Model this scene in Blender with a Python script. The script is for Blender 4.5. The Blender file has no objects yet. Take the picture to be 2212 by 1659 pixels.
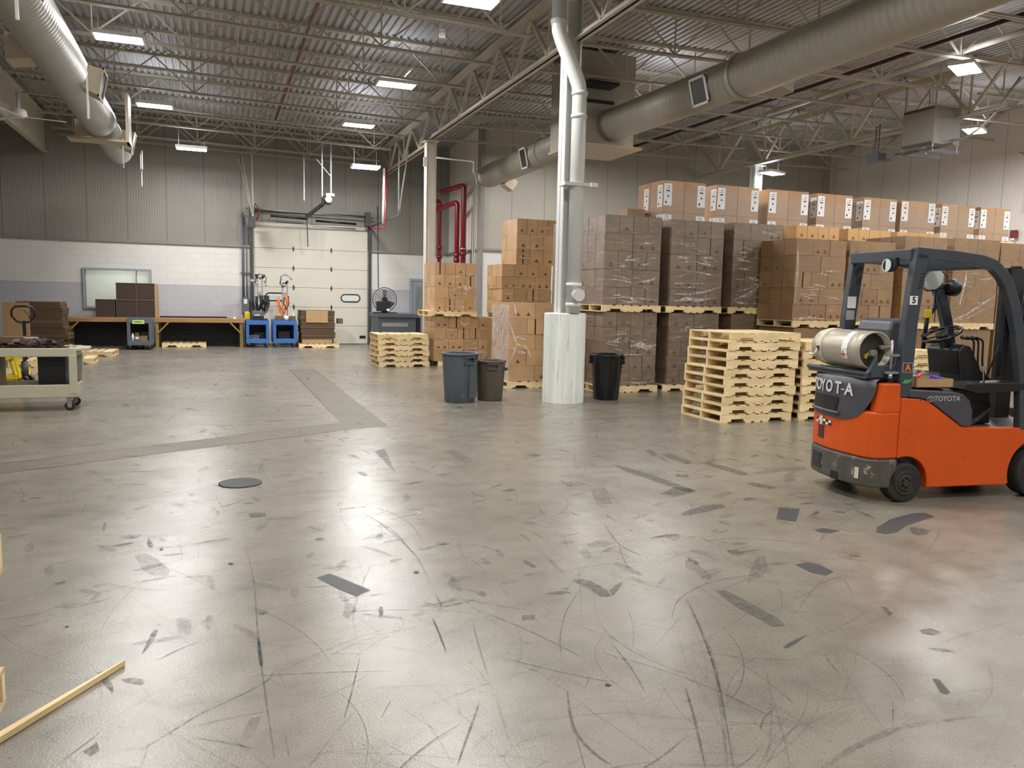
import bpy, bmesh, math, random
from mathutils import Vector, Matrix, Euler
random.seed(7)
SC = bpy.context.scene
COL = SC.collection
PI = math.pi

# ------------------------------------------------------------------ helpers
def lin(c):
    return tuple(((v/255)/12.92 if v/255 <= .04045 else ((v/255+.055)/1.055)**2.4) for v in c) + (1,)

class MB:
    """collects simple shapes, links them as one mesh object"""
    def __init__(s): s.bm = bmesh.new()
    def _t(s, vs, M):
        if M is not None:
            for v in vs: v.co = M @ v.co
    def box(s, x0, x1, y0, y1, z0, z1, mi=0, M=None):
        b = s.bm
        v = [b.verts.new(p) for p in ((x0,y0,z0),(x1,y0,z0),(x1,y1,z0),(x0,y1,z0),(x0,y0,z1),(x1,y0,z1),(x1,y1,z1),(x0,y1,z1))]
        for q in ((3,2,1,0),(4,5,6,7),(0,1,5,4),(1,2,6,5),(2,3,7,6),(3,0,4,7)):
            f = b.faces.new([v[i] for i in q]); f.material_index = mi
        s._t(v, M); return s
    def bar(s, p0, p1, w, h, mi=0, up=(0,0,1)):
        p0 = Vector(p0); p1 = Vector(p1); d = p1-p0; L = d.length
        if L < 1e-6: return s
        d.normalize(); u = Vector(up)
        if abs(d.dot(u)) > .98: u = Vector((0,1,0))
        r = d.cross(u).normalized(); u = r.cross(d)
        M = Matrix((( *r, 0), (*d, 0), (*u, 0), (0,0,0,1))).transposed(); M.translation = p0
        return s.box(-w/2, w/2, 0, L, -h/2, h/2, mi, M)
    def cyl(s, p0, p1, r0, r1=None, n=14, mi=0, caps=True, smooth=True):
        r1 = r0 if r1 is None else r1
        p0 = Vector(p0); p1 = Vector(p1); d = (p1-p0).normalized()
        a = d.orthogonal().normalized(); c = d.cross(a)
        b = s.bm; A = []; B = []
        for i in range(n):
            t = 2*PI*i/n; o = a*math.cos(t)+c*math.sin(t)
            A.append(b.verts.new(p0+o*r0)); B.append(b.verts.new(p1+o*r1))
        for i in range(n):
            f = b.faces.new((A[i],A[(i+1)%n],B[(i+1)%n],B[i])); f.material_index = mi; f.smooth = smooth
        if caps:
            f = b.faces.new(A[::-1]); f.material_index = mi
            f = b.faces.new(B); f.material_index = mi
        return s
    def tube(s, pts, r, n=8, mi=0, closed=False):
        P = [Vector(p) for p in pts]; b = s.bm; rings = []; k = len(P); prev = None
        for i in range(k):
            if closed: d = (P[(i+1) % k]-P[i-1]).normalized()
            else: d = (P[min(i+1, k-1)]-P[max(i-1, 0)]).normalized()
            a = (prev - d*prev.dot(d)).normalized() if prev is not None and (prev - d*prev.dot(d)).length > 1e-4 else d.orthogonal().normalized()
            prev = a; c = d.cross(a)
            rings.append([b.verts.new(P[i]+(a*math.cos(2*PI*j/n)+c*math.sin(2*PI*j/n))*r) for j in range(n)])
        for i in range(k if closed else k-1):
            A = rings[i]; B = rings[(i+1) % k]
            for j in range(n):
                f = b.faces.new((A[j],A[(j+1)%n],B[(j+1)%n],B[j])); f.smooth = True; f.material_index = mi
        if not closed:
            b.faces.new(rings[0][::-1]).material_index = mi; b.faces.new(rings[-1]).material_index = mi
        return s
    def prism(s, poly, d0, d1, axis='y', mi=0, M=None):
        """poly in the two other axes, extruded along axis"""
        def mk(p, d): return {'y': (p[0], d, p[1]), 'x': (d, p[0], p[1]), 'z': (p[0], p[1], d)}[axis]
        b = s.bm; A = [b.verts.new(mk(p, d0)) for p in poly]; B = [b.verts.new(mk(p, d1)) for p in poly]; n = len(poly)
        for i in range(n):
            f = b.faces.new((A[i],A[(i+1)%n],B[(i+1)%n],B[i])); f.material_index = mi
        for q in (A[::-1], B):
            f = b.faces.new(q); f.material_index = mi
        s._t(A+B, M); return s
    def lathe(s, prof, n=32, mi=0, center=(0,0,0), smooth=True):
        b = s.bm; c = Vector(center); rings = []
        for r, z in prof:
            rings.append([b.verts.new(c+Vector((r*math.cos(2*PI*i/n), r*math.sin(2*PI*i/n), z))) for i in range(n)])
        for k in range(len(prof)-1):
            for i in range(n):
                f = b.faces.new((rings[k][i], rings[k][(i+1)%n], rings[k+1][(i+1)%n], rings[k+1][i])); f.smooth = smooth; f.material_index = mi
        for R in (rings[0][::-1], rings[-1]):
            try: b.faces.new(R).material_index = mi
            except Exception: pass
        return s
    def poly(s, pts, mi=0):
        f = s.bm.faces.new([s.bm.verts.new(p) for p in pts]); f.material_index = mi; return s
    def xf(s, M):
        for v in s.bm.verts: v.co = M @ v.co
        return s
    def build(s, name, mats, parent=None, bevel=0, loc=None, recalc=True, seg=2):
        if recalc: bmesh.ops.recalc_face_normals(s.bm, faces=s.bm.faces)
        me = bpy.data.meshes.new(name); s.bm.to_mesh(me); s.bm.free()
        for m in (mats if isinstance(mats, (list, tuple)) else [mats]): me.materials.append(m)
        o = bpy.data.objects.new(name, me); COL.objects.link(o)
        if parent is not None: o.parent = parent
        if loc is not None: o.location = loc
        if bevel:
            md = o.modifiers.new('bevel', 'BEVEL'); md.width = bevel; md.segments = seg; md.limit_method = 'ANGLE'; md.angle_limit = .7
        return o

def tag(o, label=None, cat=None, group=None, kind=None):
    if label: o['label'] = label
    if cat: o['category'] = cat
    if group: o['group'] = group
    if kind: o['kind'] = kind
    return o
def thing(name, label, cat, loc=(0,0,0), rz=0, group=None):
    o = bpy.data.objects.new(name, None); COL.objects.link(o)
    o.location = loc; o.rotation_euler = (0,0,rz); o.empty_display_size = .1
    return tag(o, label, cat, group)
def struct(o, label=None): o['kind'] = 'structure'; return tag(o, label)
def dup(root, loc=None, rz=None, label=None, group=None, parent=None):
    r = root.copy(); COL.objects.link(r)
    if parent is not None: r.parent = parent
    if loc is not None: r.location = loc
    if rz is not None: r.rotation_euler = (0,0,rz)
    if label: r['label'] = label
    if group: r['group'] = group
    for ch in list(root.children): dup(ch, parent=r)
    return r
def text(name, body, size, mat, parent, M, extrude=.0008, sx=1.0, shear=0, spacing=1.0, bold=0):
    cu = bpy.data.curves.new(name, 'FONT'); cu.body = body; cu.size = size; cu.extrude = extrude
    cu.align_x = 'CENTER'; cu.align_y = 'CENTER'; cu.space_character = spacing; cu.offset = bold; cu.resolution_u = 4
    cu.materials.append(mat)
    tmp = bpy.data.objects.new('tmp', cu); COL.objects.link(tmp); bpy.context.view_layer.update()
    me = bpy.data.meshes.new_from_object(tmp.evaluated_get(bpy.context.evaluated_depsgraph_get())); bpy.data.objects.remove(tmp); me.name = name
    o = bpy.data.objects.new(name, me); COL.objects.link(o); o.parent = parent
    o.matrix_local = M @ Matrix.Diagonal((sx,1,1,1))
    return o
def face_m(origin, right, up):
    r = Vector(right).normalized(); u = Vector(up).normalized(); n = r.cross(u)
    M = Matrix(((*r,0),(*u,0),(*n,0),(0,0,0,1))).transposed(); M.translation = Vector(origin); return M

ORD = ['first','second','third','fourth','fifth','sixth','seventh','eighth','ninth','tenth','eleventh','twelfth']

# ------------------------------------------------------------------ materials
def _nt(name):
    m = bpy.data.materials.new(name); m.use_nodes = True; nt = m.node_tree
    return m, nt, nt.nodes['Principled BSDF']
def N(nt, typ, **kw):
    n = nt.nodes.new(typ)
    for k, v in kw.items():
        if k in n.inputs.keys(): n.inputs[k].default_value = v
        else: setattr(n, k, v)
    return n
def link(nt, a, b): nt.links.new(a, b)
def mixrgb(nt, fac, a, b, mode='MIX'):
    n = nt.nodes.new('ShaderNodeMix'); n.data_type = 'RGBA'; n.blend_type = mode
    for inp, v in ((n.inputs[0], fac), (n.inputs[6], a), (n.inputs[7], b)):
        if hasattr(v, 'is_linked'): nt.links.new(v, inp)
        else: inp.default_value = v
    return n.outputs[2]
def ramp(nt, fac, stops):
    r = nt.nodes.new('ShaderNodeValToRGB'); e = r.color_ramp.elements
    e[0].position, e[0].color = stops[0][0], stops[0][1]; e[1].position, e[1].color = stops[-1][0], stops[-1][1]
    for p, c in stops[1:-1]:
        q = e.new(p); q.color = c
    nt.links.new(fac, r.inputs[0]); return r.outputs[0]
def gray(v): return (v, v, v, 1)
def pm(name, col, rough=.6, metal=0., var=.12, scale=4., stretch=(1,1,1), bump=0., bscale=30., coat=0., spec=.5, wear=None, wear_amt=.5, wear_scale=9.):
    m, nt, p = _nt(name)
    c = lin(col); tc = N(nt, 'ShaderNodeTexCoord'); mp = N(nt, 'ShaderNodeMapping'); mp.inputs['Scale'].default_value = stretch
    link(nt, tc.outputs['Object'], mp.inputs[0])
    n = N(nt, 'ShaderNodeTexNoise', Scale=scale, Detail=5., Roughness=.6); link(nt, mp.outputs[0], n.inputs['Vector'])
    dark = tuple(v*(1-var) for v in c[:3])+(1,); lite = tuple(min(1, v*(1+var)) for v in c[:3])+(1,)
    out = ramp(nt, n.outputs[0], [(.3, dark), (.7, lite)])
    if wear:
        w = N(nt, 'ShaderNodeTexNoise', Scale=wear_scale, Detail=8., Roughness=.7); link(nt, mp.outputs[0], w.inputs['Vector'])
        k = ramp(nt, w.outputs[0], [(.62-.2*wear_amt, gray(0)), (.68-.16*wear_amt, gray(1))])
        out = mixrgb(nt, k, out, lin(wear))
    link(nt, out, p.inputs['Base Color'])
    p.inputs['Roughness'].default_value = rough; p.inputs['Metallic'].default_value = metal
    p.inputs['Coat Weight'].default_value = coat; p.inputs['Coat Roughness'].default_value = .15
    p.inputs['Specular IOR Level'].default_value = spec
    if bump:
        b = N(nt, 'ShaderNodeTexNoise', Scale=bscale, Detail=4.); link(nt, mp.outputs[0], b.inputs['Vector'])
        bn = N(nt, 'ShaderNodeBump', Strength=bump, Distance=.01); link(nt, b.outputs[0], bn.inputs['Height']); link(nt, bn.outputs[0], p.inputs['Normal'])
    return m
def wrapped_card(name, col, film=.3, side=False):
    """corrugated board under crinkled stretch film"""
    m, nt, p = _nt(name); c = lin(col)
    tc = N(nt, 'ShaderNodeTexCoord'); oi = N(nt, 'ShaderNodeObjectInfo')
    n = N(nt, 'ShaderNodeTexNoise', Scale=3., Detail=6.)
    geo = N(nt, 'ShaderNodeNewGeometry'); link(nt, geo.outputs['Position'], n.inputs['Vector'])
    base = ramp(nt, n.outputs[0], [(.3, tuple(v*.88 for v in c[:3])+(1,)), (.7, tuple(v*1.1 for v in c[:3])+(1,))])
    rnd = ramp(nt, oi.outputs['Random'], [(0, gray(.86)), (1, gray(1.08))])
    base = mixrgb(nt, 1., base, rnd, 'MULTIPLY')
    mp = N(nt, 'ShaderNodeMapping'); mp.inputs['Scale'].default_value = (2.2, 2.2, 9.); mp.inputs['Rotation'].default_value = (.25, .2, 0)
    link(nt, geo.outputs['Position'], mp.inputs[0])
    w = N(nt, 'ShaderNodeTexNoise', Scale=2.2, Detail=6., Roughness=.65, Distortion=.6); link(nt, mp.outputs[0], w.inputs['Vector'])
    k = ramp(nt, w.outputs[0], [(.5, gray(0)), (.75, gray(film))])
    base = mixrgb(nt, k, base, lin((170, 160, 150)))
    link(nt, base, p.inputs['Base Color']); p.inputs['Roughness'].default_value = .55
    p.inputs['Coat Weight'].default_value = .65; p.inputs['Coat Roughness'].default_value = .16; p.inputs['Coat IOR'].default_value = 1.5
    bn = N(nt, 'ShaderNodeBump', Strength=.55, Distance=.03); link(nt, w.outputs[0], bn.inputs['Height'])
    link(nt, bn.outputs[0], p.inputs['Coat Normal'])
    return m
def ribbed(name, col, axis='X', pitch=.0725, panel=1.085, off=0., strength=.6, rough=.45, zstain=True):
    """ribbed metal wall panel: fine vertical ribs, a dark joint every panel"""
    m, nt, p = _nt(name); c = lin(col)
    geo = N(nt, 'ShaderNodeNewGeometry'); sp = N(nt, 'ShaderNodeSeparateXYZ'); link(nt, geo.outputs['Position'], sp.inputs[0])
    s = sp.outputs[axis]
    def math_(op, a, b=None):
        n = N(nt, 'ShaderNodeMath', operation=op)
        for i, v in enumerate((a, b)):
            if v is None: continue
            if hasattr(v, 'is_linked'): link(nt, v, n.inputs[i])
            else: n.inputs[i].default_value = v
        return n.outputs[0]
    fr = math_('FRACT', math_('DIVIDE', math_('ADD', s, off+100*panel), panel))
    joint = math_('LESS_THAN', fr, .016)
    rib = math_('PINGPONG', math_('ADD', s, 50.), pitch/2)
    rib = math_('DIVIDE', rib, pitch/2)
    rib = math_('MULTIPLY', math_('SMOOTH_MIN', rib, .45), 1.)
    n = N(nt, 'ShaderNodeTexNoise', Scale=.7, Detail=6.); link(nt, geo.outputs['Position'], n.inputs['Vector'])
    base = ramp(nt, n.outputs[0], [(.3, tuple(v*.93 for v in c[:3])+(1,)), (.7, tuple(v*1.05 for v in c[:3])+(1,))])
    base = mixrgb(nt, joint, base, tuple(v*.45 for v in c[:3])+(1,))
    link(nt, base, p.inputs['Base Color']); p.inputs['Roughness'].default_value = rough
    bn = N(nt, 'ShaderNodeBump', Strength=strength, Distance=.012); link(nt, rib, bn.inputs['Height']); link(nt, bn.outputs[0], p.inputs['Normal'])
    return m
def block(name, col, var=.06):
    m, nt, p = _nt(name); c = lin(col)
    geo = N(nt, 'ShaderNodeNewGeometry'); sp = N(nt, 'ShaderNodeSeparateXYZ'); link(nt, geo.outputs['Position'], sp.inputs[0])
    ad = N(nt, 'ShaderNodeMath', operation='ADD'); link(nt, sp.outputs[0], ad.inputs[0]); link(nt, sp.outputs[1], ad.inputs[1])
    cb = N(nt, 'ShaderNodeCombineXYZ'); link(nt, ad.outputs[0], cb.inputs[0]); link(nt, sp.outputs[2], cb.inputs[1])
    br = N(nt, 'ShaderNodeTexBrick', Scale=1.); link(nt, cb.outputs[0], br.inputs['Vector'])
    for k, v in (('Mortar Size', .006), ('Brick Width', .406), ('Row Height', .203)): br.inputs[k].default_value = v
    br.inputs['Color1'].default_value = c; br.inputs['Color2'].default_value = tuple(v*.97 for v in c[:3])+(1,); br.inputs['Mortar'].default_value = tuple(v*.86 for v in c[:3])+(1,)
    n = N(nt, 'ShaderNodeTexNoise', Scale=1.5, Detail=5.); link(nt, geo.outputs['Position'], n.inputs['Vector'])
    out = mixrgb(nt, 1., br.outputs[0], ramp(nt, n.outputs[0], [(.3, gray(1-var)), (.7, gray(1))]), 'MULTIPLY')
    link(nt, out, p.inputs['Base Color']); p.inputs['Roughness'].default_value = .5
    bn = N(nt, 'ShaderNodeBump', Strength=.4, Distance=.006); bn.invert = True; link(nt, br.outputs['Fac'], bn.inputs['Height']); link(nt, bn.outputs[0], p.inputs['Normal'])
    return m
def emit(name, col, strength):
    m = bpy.data.materials.new(name); m.use_nodes = True; nt = m.node_tree
    nt.nodes.remove(nt.nodes['Principled BSDF']); e = N(nt, 'ShaderNodeEmission', Color=lin(col), Strength=strength)
    link(nt, e.outputs[0], nt.nodes['Material Output'].inputs[0]); return m
def wood(name, col, var=.22, axis=0):
    m, nt, p = _nt(name); c = lin(col)
    tc = N(nt, 'ShaderNodeTexCoord'); oi = N(nt, 'ShaderNodeObjectInfo')
    mp = N(nt, 'ShaderNodeMapping'); st = [14, 14, 14]; st[axis] = 1.2; mp.inputs['Scale'].default_value = st
    ad = N(nt, 'ShaderNodeVectorMath', operation='ADD'); link(nt, tc.outputs['Object'], ad.inputs[0])
    sc = N(nt, 'ShaderNodeVectorMath', operation='SCALE'); sc.inputs[0].default_value = (7, 3, 5); link(nt, oi.outputs['Random'], sc.inputs['Scale']); link(nt, sc.outputs[0], ad.inputs[1])
    link(nt, ad.outputs[0], mp.inputs[0])
    n = N(nt, 'ShaderNodeTexNoise', Scale=1., Detail=6., Distortion=.4); link(nt, mp.outputs[0], n.inputs['Vector'])
    n2 = N(nt, 'ShaderNodeTexNoise', Scale=3., Detail=3.); link(nt, ad.outputs[0], n2.inputs['Vector'])
    b = ramp(nt, n.outputs[0], [(.3, tuple(v*(1-var) for v in c[:3])+(1,)), (.65, tuple(min(1, v*(1+var*.5)) for v in c[:3])+(1,))])
    b = mixrgb(nt, 1., b, ramp(nt, n2.outputs[0], [(.3, (.84,.8,.74,1)), (.65, (1,1,1,1))]), 'MULTIPLY')
    b = mixrgb(nt, 1., b, ramp(nt, oi.outputs['Random'], [(0, (.9,.87,.82,1)), (1, (1.03,1.03,1.03,1))]), 'MULTIPLY')
    gi = N(nt, 'ShaderNodeNewGeometry'); b = mixrgb(nt, 1., b, ramp(nt, gi.outputs['Random Per Island'], [(0, (.84,.8,.74,1)), (.5, (.97,.95,.92,1)), (1, (1.04,1.04,1.04,1))]), 'MULTIPLY')
    link(nt, b, p.inputs['Base Color']); p.inputs['Roughness'].default_value = .65
    return m
def film_mat(name, fac=.35):
    m, nt, p = _nt(name); p.inputs['Base Color'].default_value = (.85,.85,.86,1); p.inputs['Roughness'].default_value = .12
    tr = N(nt, 'ShaderNodeBsdfTransparent'); mx = N(nt, 'ShaderNodeMixShader')
    tc = N(nt, 'ShaderNodeTexCoord'); mp = N(nt, 'ShaderNodeMapping'); mp.inputs['Scale'].default_value = (6, 6, 2)
    link(nt, tc.outputs['Object'], mp.inputs[0]); n = N(nt, 'ShaderNodeTexNoise', Scale=3., Detail=5., Distortion=1.); link(nt, mp.outputs[0], n.inputs['Vector'])
    k = ramp(nt, n.outputs[0], [(.4, gray(fac*.3)), (.7, gray(min(1, fac*1.6)))])
    link(nt, k, mx.inputs[0]); link(nt, tr.outputs[0], mx.inputs[1]); link(nt, p.outputs[0], mx.inputs[2])
    bn = N(nt, 'ShaderNodeBump', Strength=.6, Distance=.02); link(nt, n.outputs[0], bn.inputs['Height']); link(nt, bn.outputs[0], p.inputs['Normal'])
    link(nt, mx.outputs[0], nt.nodes['Material Output'].inputs[0]); return m
def stain_mat(name, col, op, scale=14., lo=.3, hi=.55):
    m, nt, p = _nt(name); p.inputs['Base Color'].default_value = lin(col); p.inputs['Roughness'].default_value = .5
    tr = N(nt, 'ShaderNodeBsdfTransparent'); mx = N(nt, 'ShaderNodeMixShader')
    geo = N(nt, 'ShaderNodeNewGeometry'); n = N(nt, 'ShaderNodeTexNoise', Scale=scale, Detail=8., Roughness=.75); link(nt, geo.outputs['Position'], n.inputs['Vector'])
    k = ramp(nt, n.outputs[0], [(lo, gray(0)), (hi, gray(op))])
    link(nt, k, mx.inputs[0]); link(nt, tr.outputs[0], mx.inputs[1]); link(nt, p.outputs[0], mx.inputs[2])
    link(nt, mx.outputs[0], nt.nodes['Material Output'].inputs[0]); return m
def floor_mat():
    m, nt, p = _nt('polished_concrete')
    geo = N(nt, 'ShaderNodeNewGeometry'); pos = geo.outputs['Position']
    def noise(sc, det=6., rough=.6, st=None, dist=0.):
        n = N(nt, 'ShaderNodeTexNoise', Scale=sc, Detail=det, Roughness=rough, Distortion=dist)
        if st:
            mp = N(nt, 'ShaderNodeMapping'); mp.inputs['Scale'].default_value = st; link(nt, pos, mp.inputs[0]); link(nt, mp.outputs[0], n.inputs['Vector'])
        else: link(nt, pos, n.inputs['Vector'])
        return n.outputs[0]
    a = noise(.45, 4., .5)
    base = ramp(nt, a, [(.3, lin((112,106,94))), (.52, lin((128,122,109))), (.72, lin((137,131,118)))])
    b = noise(3.1, 5., .55, (1, 1.5, 1))
    base = mixrgb(nt, ramp(nt, b, [(.45, gray(0)), (.72, gray(.5))]), base, lin((92,87,78)))
    b2 = noise(1.7, 3., .5, (1.6, 1, 1))
    base = mixrgb(nt, ramp(nt, b2, [(.42, gray(0)), (.75, gray(.4))]), base, lin((98,92,83)))
    sp = noise(48., 4., .7)
    base = mixrgb(nt, ramp(nt, sp, [(.6, gray(0)), (.66, gray(.6))]), base, lin((84,80,76)))
    sp2 = noise(150., 2., .5)
    base = mixrgb(nt, ramp(nt, sp2, [(.3, gray(.3)), (.45, gray(0))]), base, lin((196,190,176)))
    link(nt, base, p.inputs['Base Color'])
    r = noise(1.1, 6.)
    link(nt, ramp(nt, r, [(.3, gray(.22)), (.7, gray(.31))]), p.inputs['Roughness'])
    p.inputs['Specular IOR Level'].default_value = .7
    h = noise(95., 4., .6)
    bn = N(nt, 'ShaderNodeBump', Strength=.15, Distance=.006); link(nt, h, bn.inputs['Height']); link(nt, bn.outputs[0], p.inputs['Normal'])
    return m

M = {}
M['floor'] = floor_mat()
M['trench'] = pm('trench_infill', (100,92,78), .55, var=.12, scale=1.5, bump=.2, bscale=80)
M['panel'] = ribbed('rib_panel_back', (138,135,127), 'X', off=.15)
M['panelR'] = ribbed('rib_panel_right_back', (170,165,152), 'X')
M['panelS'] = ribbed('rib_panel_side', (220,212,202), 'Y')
M['blockw'] = block('white_block', (216,214,209))
M['blockg'] = block('gray_block', (184,184,188))
M['trim'] = pm('ledge_trim', (132,128,122), .5, var=.05)
M['deck'] = pm('roof_deck', (166,165,165), .5, metal=0., var=.1, scale=1.)
M['joist'] = pm('joist_paint', (178,170,154), .5, var=.08)
M['girder'] = pm('girder_paint', (190,180,162), .45, var=.08)
M['colw'] = pm('column_white', (206,207,203), .4, var=.04, scale=2)
M['colt'] = pm('column_tan', (206,198,184), .4, var=.04, scale=2)
M['base'] = pm('column_base_paint', (222,226,220), .5, var=.14, scale=1.2, stretch=(9,9,.35), bump=.5, bscale=3, wear=(160,152,136), wear_amt=.16, wear_scale=3.5)
M['duct'] = pm('galvanised_duct', (172,170,165), .42, metal=.25, var=.05)
def ringed(m, k, st):
    nt = m.node_tree; p = nt.nodes['Principled BSDF']; geo = N(nt, 'ShaderNodeNewGeometry'); w = N(nt, 'ShaderNodeTexWave', Scale=k); w.bands_direction = 'Y'; link(nt, geo.outputs['Position'], w.inputs['Vector'])
    bn = N(nt, 'ShaderNodeBump', Strength=st, Distance=.02); link(nt, w.outputs[0], bn.inputs['Height']); link(nt, bn.outputs[0], p.inputs['Normal'])
ringed(M['duct'], 2.6, .35)
M['duct2'] = pm('painted_duct', (160,155,142), .45, metal=.1, var=.06); ringed(M['duct2'], 2.6, .18)
M['tan'] = pm('tan_sheet', (178,162,138), .5, var=.05)
M['steel'] = pm('galvanised_steel', (168,168,164), .35, metal=.7, var=.08)
M['dsteel'] = pm('dark_steel', (74,74,74), .4, metal=.4, var=.1)
M['black'] = pm('black_plastic', (24,24,26), .45, var=.1)
M['blackg'] = pm('black_gloss', (20,20,22), .25, var=.1)
M['red'] = pm('red_pipe_paint', (116,18,30), .35, var=.06)
M['yellow'] = pm('yellow_paint', (232,200,20), .4, var=.06)
M['white'] = pm('white_paint', (226,226,222), .45, var=.03)
M['doorp'] = pm('door_skin', (205,200,186), .4, var=.03, scale=1)
M['doorg'] = pm('gray_door_paint', (150,158,166), .4, var=.03)
M['glass'] = pm('office_glass', (170,186,178), .08, var=.02)
M['room'] = pm('office_wall', (206,207,202), .6, var=.03)
M['pine'] = wood('pale_pine', (240,218,172), .12, 0)
M['pineY'] = wood('pale_pine_boards', (240,220,176), .12, 1)
M['bench'] = wood('bench_ply', (170,132,86), .15, 0)
M['post'] = wood('treated_post', (150,128,72), .15, 2)
M['brace'] = wood('brace_lumber', (176,128,66), .15, 0)
M['benchback'] = pm('bench_back_dark', (44,45,50), .6, var=.1)
M['kraft'] = pm('kraft_board', (172,138,98), .65, var=.07, scale=3)
M['kraftd'] = pm('brown_board', (104,82,58), .7, var=.12, scale=5)
M['kraftd2'] = pm('brown_board_dark', (86,68,50), .7, var=.15, scale=6)
M['fluted'] = pm('dark_fluted_board', (60,46,40), .75, var=.2, scale=20)
M['cart_be'] = pm('beige_plastic', (176,170,148), .5, var=.06, scale=3)
M['blue'] = pm('blue_plastic', (52,104,172), .4, var=.06)
M['cartg'] = pm('gray_plastic', (92,97,104), .5, var=.06)
M['bing'] = pm('gray_bin_plastic', (78,86,93), .5, var=.08, scale=3, wear=(110,116,120), wear_amt=.05)
M['binb'] = pm('brown_bin_plastic', (84,76,66), .5, var=.08)
M['hopper'] = pm('hopper_paint', (70,76,84), .45, var=.08)
M['orange'] = pm('forklift_orange', (206,79,6), .42, var=.07, scale=2.5, wear=(122,60,30), wear_amt=.02, wear_scale=14)
M['fgray'] = pm('forklift_gray', (70,70,76), .38, var=.07, scale=4)
M['guard'] = pm('guard_gray', (62,66,72), .4, var=.08)
M['bump'] = pm('worn_bumper', (78,74,68), .55, var=.25, scale=9, bump=.5, bscale=16, wear=(170,160,138), wear_amt=.2, wear_scale=10)
M['tyre'] = pm('tyre_rubber', (38,36,34), .7, var=.2, scale=8, bump=.3, bscale=30)
M['rim'] = pm('wheel_rim', (52,46,40), .6, var=.25, scale=12)
M['tank'] = pm('tank_paint', (178,168,150), .4, metal=.35, var=.14, scale=9, stretch=(1,.15,1), wear=(140,130,112), wear_amt=.12)
M['strap'] = pm('strap_webbing', (206,200,178), .6, var=.1)
M['paper'] = pm('label_paper', (226,226,226), .5, var=.03)
M['ink'] = pm('label_ink', (52,50,56), .6, var=.1)
M['letter'] = pm('letter_white', (205,205,200), .5, var=.1, wear=(90,90,92), wear_amt=.18, wear_scale=30)
M['letter2'] = pm('letter_gray', (160,160,160), .4, var=.05)
M['cprint'] = pm('carton_print', (92,66,46), .7, var=.1)
M['gap'] = pm('dark_slot', (52,26,26), .8, var=.1)
M['lgreen'] = pm('lime_card', (190,222,120), .5, var=.03)
M['lens'] = pm('lamp_lens', (206,212,210), .15, var=.05)
M['orangec'] = pm('orange_hose', (226,110,36), .4, var=.06)
M['purple'] = pm('purple_plastic', (92,70,180), .4, var=.1)
M['redp'] = pm('red_plastic', (226,70,56), .4, var=.06)
M['green'] = pm('green_sticker', (64,160,84), .5, var=.06)
M['drain'] = pm('drain_iron', (50,48,48), .5, metal=.4, var=.2)
M['led'] = emit('led_panel', (252,251,250), 222.)
M['upfill'] = emit('uplight_fill_glow', (240,244,255), 26.)
def glass_pane(name, tint, fac):
    m, nt, p = _nt(name); p.inputs['Base Color'].default_value = (.82,.83,.82,1); p.inputs['Roughness'].default_value = .05
    tr = N(nt, 'ShaderNodeBsdfTransparent', Color=lin(tint)); mx = N(nt, 'ShaderNodeMixShader'); mx.inputs[0].default_value = fac
    link(nt, tr.outputs[0], mx.inputs[1]); link(nt, p.outputs[0], mx.inputs[2]); link(nt, mx.outputs[0], nt.nodes['Material Output'].inputs[0]); return m
M['pane'] = glass_pane('office_glass_pane', (240,241,238), .3)
M['film'] = film_mat('stretch_film', .34)
M['film2'] = film_mat('stretch_film_bunched', .5)
M['cardA'] = wrapped_card('wrapped_board_dull', (118,98,78), .42)
M['cardB'] = wrapped_card('wrapped_board_warm', (146,112,74), .26)
M['cardL'] = wrapped_card('wrapped_board_light', (188,148,102), .26)
M['cardC'] = pm('loose_board', (190,148,96), .6, var=.06)
M['cardD'] = wrapped_card('tall_carton_board', (168,126,80), .2)
_nt_ = M['cardD'].node_tree; _p = _nt_.nodes['Principled BSDF']; _b = _p.inputs['Base Color'].links[0].from_socket   # film wrapped round the lower two thirds
_tc = N(_nt_, 'ShaderNodeTexCoord'); _s = N(_nt_, 'ShaderNodeSeparateXYZ'); link(_nt_, _tc.outputs['Object'], _s.inputs[0]); _m = N(_nt_, 'ShaderNodeMath', operation='LESS_THAN'); link(_nt_, _s.outputs[2], _m.inputs[0]); _m.inputs[1].default_value = .57
_k = N(_nt_, 'ShaderNodeMath', operation='MULTIPLY'); link(_nt_, _m.outputs[0], _k.inputs[0]); _k.inputs[1].default_value = .5
link(_nt_, mixrgb(_nt_, _k.outputs[0], _b, lin((150,134,118))), _p.inputs['Base Color'])
# ------------------------------------------------------------------ camera
CAM_Z = 1.72
f_px = 1700.; pit, rol, yaw = math.radians(6.35), math.radians(1.28), math.radians(20.95)
cyw, syw = math.cos(yaw), math.sin(yaw)
fw = Vector((syw*math.cos(pit), cyw*math.cos(pit), -math.sin(pit)))
rt = Vector((cyw, -syw, 0)); upv = rt.cross(fw)
r2 = rt*math.cos(rol)+upv*math.sin(rol); u2 = -rt*math.sin(rol)+upv*math.cos(rol)
cam = bpy.data.cameras.new('camera'); co = bpy.data.objects.new('camera', cam); COL.objects.link(co)
cam.sensor_width = 36; cam.lens = f_px/2212*36; cam.clip_start = .05; cam.clip_end = 200
cm = Matrix(((*r2,0),(*u2,0),(*(-fw),0),(0,0,0,1))).transposed(); cm.translation = (0,0,CAM_Z); co.matrix_world = cm
SC.camera = co

# ------------------------------------------------------------------ shell
WB, WR, XR, XRET = 26.7, 23.05, 20.9, 7.75      # back wall, nearer back wall, right wall, return
XL, YF, ROOF = -14.5, -9.0, 7.2
MB().box(XL, XR+.3, YF, WB+2.4, -.2, 0).build('floor', M['floor']); struct(bpy.data.objects['floor'])
fl = bpy.data.objects['floor']
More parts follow.
